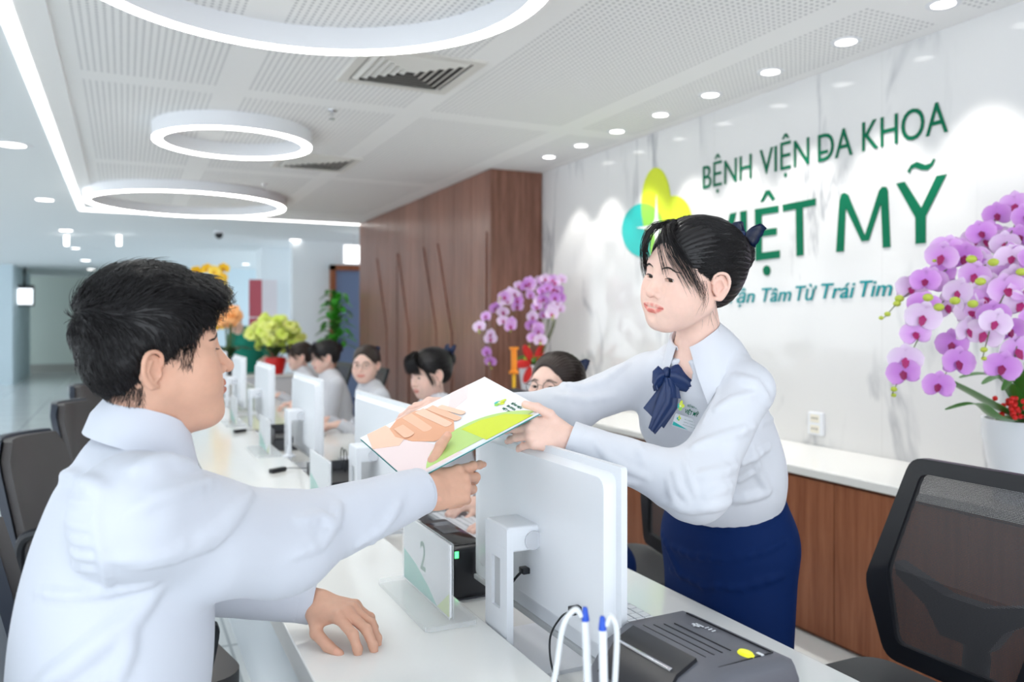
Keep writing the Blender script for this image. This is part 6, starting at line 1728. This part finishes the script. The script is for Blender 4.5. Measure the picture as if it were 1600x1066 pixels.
def spray(o, pts, rs, fl0, step, s, face, bud_n=4, meshes=FL, buds=True):
    c = bez(pts, 12); 
    ob('stem', lambda bm: tube(bm, [q - o.location for q in c], [.0035 * (1 - .6 * i / len(c)) for i in range(len(c))], 6), M_STEM, o)
    L = [0]
    for a, b in zip(c, c[1:]): L.append(L[-1] + (b - a).length)
    d = L[-1] * fl0; k = 0
    while d < L[-1] - (.05 * s * bud_n * .55 if buds else 0):
        i = min(next(i for i in range(len(L)) if L[i] >= d), len(c) - 1); p = c[i]
        off = Vector((rs.uniform(-1, 1), rs.uniform(-1, 1), rs.uniform(-1, .6))) * .028 * s
        fc = Vector(face) + Vector((rs.uniform(-.5, .5), rs.uniform(-.4, .4), rs.uniform(-.35, .25)))
        place('flower', meshes[rs.randint(len(meshes))], o, p + off + Vector(face).normalized() * .02 * s, fc, rs.uniform(-.3, .3), s * rs.uniform(.92, 1.15)); d += step * s; k += 1
    if buds:
        for q in range(bud_n):
            dd = L[-1] - q * .032 * s; i = min(next(i for i in range(len(L)) if L[i] >= dd - 1e-9), len(c) - 1)
            place('bud', BUD, o, c[i] + Vector((rs.uniform(-.01, .01), 0, rs.uniform(-.012, .012))), (0, 0, 1), 0, s * (.6 + .16 * q))
def pot(o, r0, r1, h, m=M_POT):
    ob('pot', lambda bm: lathe(bm, [(.001, .001), (r0, .001), (r0 * 1.02, h * .1), (r1, h * .8), (r1 * 1.0, h), (r1 * .93, h), (r1 * .9, h * .9), (.001, h * .9)], 40), m, o)
def big_orchid():
    rs = np.random.RandomState(11); b = P(1606, 720, 2.86); b.z = ZB; b.x = min(b.x, XW - .2)
    o = thing('potted_orchid', 'large cascading pink orchid in a white pot on the back counter, cropped at right', 'potted plant', b)
    pot(o, .105, .145, .29)
    ob('moss', lambda bm: lathe(bm, [(.001, .262), (.12, .262), (.09, .292), (.04, .305), (.001, .308)], 24), M_MOSS, o)
    top = b + Vector((0, 0, .28)); f = (-.75, -.65, .05)
    D = lambda px, py, d=2.78: P(px, py, d)
    S_ = [[top, D(1612, 520, 2.9), D(1606, 400, 2.9), D(1560, 372, 2.85), D(1490, 415, 2.8), D(1420, 458, 2.75), D(1380, 498, 2.72)],
          [top, D(1605, 540, 2.85), D(1600, 430, 2.8), D(1550, 410, 2.75), D(1480, 465, 2.7), D(1440, 520, 2.68), D(1394, 616, 2.66)],
          [top, D(1612, 520, 2.85), D(1612, 440, 2.8), D(1580, 430, 2.72), D(1530, 470, 2.66), D(1500, 540, 2.64), D(1466, 606, 2.62)],
          [top, D(1625, 460, 2.95), D(1618, 352, 2.95), D(1580, 330, 2.9), D(1520, 370, 2.85), D(1460, 410, 2.8)],
          [top, D(1640, 440, 2.95), D(1650, 330, 2.95), D(1630, 310, 2.9), D(1590, 345, 2.8), D(1560, 420, 2.7), D(1545, 520, 2.62)],
          [top, D(1640, 470, 2.8), D(1660, 380, 2.8), D(1640, 360, 2.72), D(1605, 420, 2.62), D(1592, 520, 2.56), D(1580, 590, 2.54)],
          [top, D(1660, 450, 2.9), D(1690, 340, 2.9), D(1720, 330, 2.85), D(1740, 420, 2.75), D(1750, 560, 2.7)],
          [top, D(1620, 480, 2.75), D(1615, 440, 2.68), D(1585, 440, 2.62), D(1555, 490, 2.58), D(1535, 560, 2.55)]]
    for i, s in enumerate(S_): spray(o, s, rs, (.48, .46, .50, .50, .46, .46, .40, 0.48)[i] - .02, .050, 1.12, f, (4, 2, 1, 1, 1, 1, 1, 2)[i])
    for px, py in ((1467, 480), (1492, 470), (1520, 475), (1532, 440), (1552, 410), (1518, 405), (1450, 465), (1596, 425)): place('bud', BUD, o, D(px, py, 2.55), (0, 0, 1), 0, 1.25)
    for q, w_ in (([top, D(1560, 640, 2.75), D(1510, 612, 2.7), D(1462, 585, 2.66)], .032), ([top, D(1560, 655, 2.7), D(1525, 632, 2.65), D(1478, 640, 2.6)], .026), ([top, D(1570, 600, 2.9), D(1540, 585, 2.9), D(1500, 590, 2.85)], .03), ([top, D(1640, 610, 2.8), D(1680, 600, 2.8), D(1720, 640, 2.8)], .034), ([top, D(1580, 610, 2.75), D(1560, 590, 2.75), D(1535, 600, 2.72)], .026), ([top, D(1592, 590, 2.75), D(1580, 560, 2.75), D(1556, 552, 2.75)], .024), ([top, D(1600, 600, 2.7), D(1588, 585, 2.68), D(1566, 610, 2.66)], .026), ([top, D(1610, 590, 2.75), D(1604, 560, 2.75), D(1590, 548, 2.72)], .022)): leaf(o, q, w_)
    for k in range(14):
        a = k * 2.4; d = Vector((math.cos(a), math.sin(a), .35 + .3 * (k % 3))); c = b + Vector((-.07, -.10, .30)); leaf(o, [c, c + d * .035, c + d * .065 + Vector((0, 0, -.01))], .012, mat('succulent_leaf', '6d8a6a', .5), 'succulent_leaf')
    def berries(bm):
        for k in range(34):
            v = Vector((rs.uniform(-.05, .05), rs.uniform(-.05, .05), rs.uniform(-.03, .04))); bmesh.ops.create_uvsphere(bm, u_segments=8, v_segments=6, radius=.009, matrix=Matrix.Translation(D(1586, 640, 2.72) - b + v))
    tag(ob('berries', berries, M_RED, o), kind='stuff')
    return o
big_orchid()
def far_orchid():
    rs = np.random.RandomState(5); b = P(822, 640, 6.25); b = Vector((2.93, 5.72, ZB))
    o = thing('potted_orchid', 'pink cascading orchid with red ribbon in a white pot beside the walnut block', 'potted plant', b)
    pot(o, .10, .13, .30)
    ob('moss', lambda bm: lathe(bm, [(.001, .27), (.11, .27), (.06, .31), (.001, .31)], 20), M_MOSS, o)
    top = b + Vector((0, 0, .29)); D = lambda px, py, d=6.2: P(px, py, d)
    f = (-.6, -.75, .0)
    S_ = [[top, D(856, 520), D(850, 450), D(820, 448), D(790, 480), D(768, 530), D(766, 575, 6.1)], [top, D(862, 510), D(858, 445), D(835, 440), D(800, 462), D(765, 490), D(748, 518, 6.1)],
          [top, D(866, 510), D(868, 448), D(850, 445), D(838, 470), D(830, 505), D(826, 540, 6.1)], [top, D(866, 510), D(870, 440), D(880, 438), D(862, 470), D(846, 510), D(844, 540, 6.0)],
          [top, D(866, 500), D(870, 450), D(858, 436), D(832, 436), D(800, 456), D(780, 470, 6.1)], [top, D(868, 500), D(872, 450), D(866, 440), D(868, 470), D(864, 500, 6.0)], [top, D(856, 500), D(846, 460), D(820, 462), D(802, 490), D(796, 520, 6.1)]]
    for i, s in enumerate(S_): spray(o, s, rs, (.50, .46, .46, .5, .42, .5, .45)[i], .075, 1.05, f, 2, FL[:2] + FL)
    for q in range(12):
        a = q * .52; leaf(o, [top, top + Vector((math.cos(a) * .09, math.sin(a) * .09, .07)), top + Vector((math.cos(a) * .17, math.sin(a) * .17, .03))], .028, mat('fresh_leaf', '8fb53c', .45) if q % 2 else M_LEAF)
    def rib(bm):
        for k in range(6):
            a = k * 1.05; c = top + Vector((-.06 + .03 * math.cos(a), -.09, .02 + .05 * math.sin(a))) - b; bmesh.ops.create_uvsphere(bm, u_segments=14, v_segments=8, radius=1, matrix=Matrix.Translation(c + Vector((.07 * math.cos(a), 0, .045 * math.sin(a)))) @ Matrix.Rotation(-a, 4, 'Y') @ Matrix.Diagonal((.075, .018, .034, 1)))
    ob('red_ribbon', rib, M_RED, o)
    return o
far_orchid()
h = P(803, 566, 6.0)
o = thing('hanging_charm', 'small orange and gold hanging charm in front of the far orchid', 'ornament', h)
ob('lantern', lambda bm: lathe(bm, [(.001, .11), (.035, .11), (.035, .095), (.022, .09), (.022, -.06), (.036, -.065), (.036, -.085), (.001, -.085)], 16), mat('orange_paper', (.95, .30, .02, 1), .5), o)
ob('tassel', lambda bm: lathe(bm, [(.004, -.085), (.014, -.10), (.012, -.19), (.001, -.19)], 12), mat('yellow_thread', (.95, .55, .03, 1), .7), o)
# bouquets at the far end of the counter
def bouquet(c, rx, rz, cols, n, s, label, potcol, seed, zbase):
    rs = np.random.RandomState(seed); o = thing('flower_arrangement', label, 'flowers', (c.x, c.y, zbase))
    ob('vase', lambda bm: lathe(bm, [(.001, .001), (.09, .001), (.13, .16), (.12, .2), (.001, .2)], 24), potcol, o)
    ms = [flower_mesh(lin(a), lin(b_), lin(l_)) for a, b_, l_ in cols]
    cz = c.z
    for k in range(14):
        a = k * 2.4; r = rx * .75 * rs.rand(); q = [Vector((c.x, c.y, zbase + .18)), Vector((c.x + math.cos(a) * r * .5, c.y + math.sin(a) * r * .5, (zbase + cz) / 2)), Vector((c.x + math.cos(a) * r, c.y + math.sin(a) * r, cz))]
        ob('stem', lambda bm: tube(bm, [v - o.location for v in bez(q, 5)], .005, 5), M_STEM, o)
    for k in range(10):
        a = k * .63; q0 = Vector((c.x, c.y, zbase + .2)); leaf(o, [q0, q0 + Vector((math.cos(a) * .12, math.sin(a) * .12, .12)), q0 + Vector((math.cos(a) * .26, math.sin(a) * .26, .10))], .04, mat('dark_leaf', '2a4a26', .5))
    for k in range(n):
        v = Vector((rs.randn(), rs.randn(), rs.randn())); v = v / v.length * rs.uniform(.55, 1); p = Vector((c.x + v.x * rx, c.y + v.y * rx * .8, cz + v.z * rz - abs(v.x) ** 2 * rz * .4))
        place('flower', ms[rs.randint(len(ms))], o, p, (v.x * .5 - .3, v.y * .3 - .8, v.z * .4 + .2), rs.rand() * 3, s * rs.uniform(.8, 1.2))
    return o
YG = [('e8f08a', 'c7dc4a', 'b2c43a'), ('f2f4b0', 'd6e062', 'c0c850')]; YL = [('ffe04a', 'f5bd10', 'd08010'), ('ffe98a', 'f8cf30', 'd09010')]
M_DPOT = mat('dark_planter', (.05, .05, .055, 1), .5)
c = P(424, 520, 9.75)
o = thing('reception_plinth', 'low white plinth at the far end of the desk carrying the flower arrangements', 'plinth', (1.35, 10.05, 0))
ob('block', lambda bm: bx(bm, -.65, .55, -.25, .25, .0, .72, .005), M_WPL, o); ob('top', lambda bm: bx(bm, -.68, .58, -.28, .28, .72, .745, .003), M_WHITE, o)
bouquet(Vector((1.62, 9.95, c.z + .0)), .34, .21, YG, 92, 1.5, 'wide yellow-green flower arrangement in a red vase beyond the seated women', M_RED, 3, .746)
bouquet(Vector((1.10, 9.98, 1.44)), .11, .10, [('ffd09a', 'f5a45a', 'e08030')], 30, 1.5, 'peach flower arrangement beside the man\'s forehead', M_DPOT, 4, .746)
def yellow_orchid():
    rs = np.random.RandomState(9); b = Vector((.76, 10.15, .746)); o = thing('potted_orchid', 'tall yellow orchid in a dark pot behind the man\'s fringe', 'potted plant', b)
    pot(o, .07, .09, .2, M_DPOT); top = b + Vector((0, 0, .19)); D = lambda px, py: P(px, py, 10.0); ms = [flower_mesh(lin(a), lin(b_), lin(c_)) for a, b_, c_ in YL]
    for s in ([top, D(340, 480), D(338, 430), D(322, 424), D(304, 432)], [top, D(346, 470), D(346, 430), D(338, 424), D(322, 438)], [top, D(340, 500), D(346, 450), D(352, 470)], [top, D(344, 470), D(340, 425), D(350, 424), D(350, 445)]): spray(o, s, rs, .5, .085, 1.6, (-.2, -1, 0), 1, ms, False)
    for k in range(5):
        a = k * 1.25; leaf(o, [top, top + Vector((math.cos(a) * .10, math.sin(a) * .10, .05)), top + Vector((math.cos(a) * .2, math.sin(a) * .2, -.02))], .035)
yellow_orchid()
# green plant against the far end of the walnut wall
def green_plant():
    rs = np.random.RandomState(2); b = Vector((2.52, 10.7, 0)); o = thing('potted_plant', 'leafy green plant standing at the far end of the walnut wall', 'potted plant', b)
    pot(o, .14, .19, .42, M_DPOT); ob('trunk', lambda bm: tube(bm, [(0, 0, .38), (.02, 0, .8), (-.02, 0, 1.2), (0, 0, 1.65)], [.02, .018, .014, .008], 8), mat('bark', '5a4632', .8), o)
    for k in range(34):
        a = k * 2.4; z = .95 + .75 * k / 34; L = .30 - .1 * k / 34; q0 = b + Vector((0, 0, z)); d = Vector((math.cos(a), math.sin(a), 0))
        leaf(o, [q0, q0 + d * L * .5 + Vector((0, 0, .10)), q0 + d * L + Vector((0, 0, .02 + .05 * rs.rand()))], .06, mat('bright_leaf', '3fa02a', .4) if k % 3 else M_LEAF)
green_plant()
# ---------------------------------------------------------------- far lobby: banner, lightbox sign, doorway, wall screen
o = thing('roll_up_banner', 'tall red and white banner standing by the far white pier', 'banner', (2.02, 13.6, 0))
ob('sheet', lambda bm: bx(bm, -.22, .22, -.004, .004, .06, 2.05), mat('white_print', (.8, .75, .78, 1), .5), o); ob('red_panel', lambda bm: (bx(bm, -.22, -.02, -.006, -.0042, 1.45, 2.05), bx(bm, -.22, .22, -.006, -.0042, .06, 1.43)), mat('red_print', (.52, .10, .13, 1), .5), o)
ob('foot', lambda bm: bx(bm, -.25, .25, -.10, .10, 0, .06, .01), M_CHR, o)
p = P(553, 398, 11.6); o = thing('lightbox_sign', 'small white illuminated box sign high up by the walnut wall', 'sign', p)
ob('box', lambda bm: bx(bm, -.16, .16, -.03, .03, -.14, .14, .005), M_WMET, o); ob('face', lambda bm: bx(bm, -.15, .15, -.0325, -.0302, -.13, .13), mat('lit_face', (1, 1, 1, 1), .5, emit=(1, 1, 1, 1), es=1.3), o)
ob('bracket', lambda bm: tube(bm, [(0, 0, .14), (0, 0, CEIL - .013 - p.z)], .01, 8), M_WMET, o)
p = P(551, 520, 12.5)
bm = bmesh.new()
for a in ((p.x - .30, p.x - .22), (p.x + .62, p.x + .70)): bx(bm, a[0], a[1], 12.5, 12.6, 0, 2.25)
bx(bm, p.x - .30, p.x + .70, 12.5, 12.6, 2.17, 2.25); tag(finish(bm, 'door_1', M_WOODC), kind='structure')
bm = bmesh.new(); bx(bm, p.x - .22, p.x + .62, 12.56, 12.59, 0, 2.17); tag(finish(bm, 'door_2', mat('blue_grey_door', (.16, .22, .36, 1), .4)), kind='structure')
p = P(38, 462, 18.6); o = thing('wall_screen', 'small bright screen on a bracket at the far left column', 'screen', p)
ob('case', lambda bm: bx(bm, -.20, .20, -.04, .04, -.24, .24, .01), M_BLK, o); ob('display', lambda bm: bx(bm, -.17, .17, -.043, -.0405, -.20, .16), mat('lit_display', (1, 1, 1, 1), .4, emit=(.9, .95, 1, 1), es=1.2), o)
ob('bracket', lambda bm: tube(bm, [(0, .02, .24), (0, .06, .55), (0, .1, CEIL - .013 - p.z)], .03, 8), M_BLK, o)
# hanging tube lamps beyond the corner of the light line
for px, py, L in ((104, 378, 'short glowing hanging tube in the lobby under the light line corner'), (186, 350, 'short glowing white tube just right of the light line corner')):
    p = P(px, py, 11.6); o = thing('tube_lamp', L, 'ceiling light', (p.x, p.y, CEIL - .012), 0, 'glowing tube lamps in the lobby')
    ob('tube', lambda bm: lathe(bm, [(.001, -.16), (.03, -.16), (.03, -.02), (.001, -.02)], 16), M_DL, o); ob('cap', lambda bm: lathe(bm, [(.001, -.02), (.035, -.02), (.035, 0), (.001, 0)], 16), M_WMET, o)
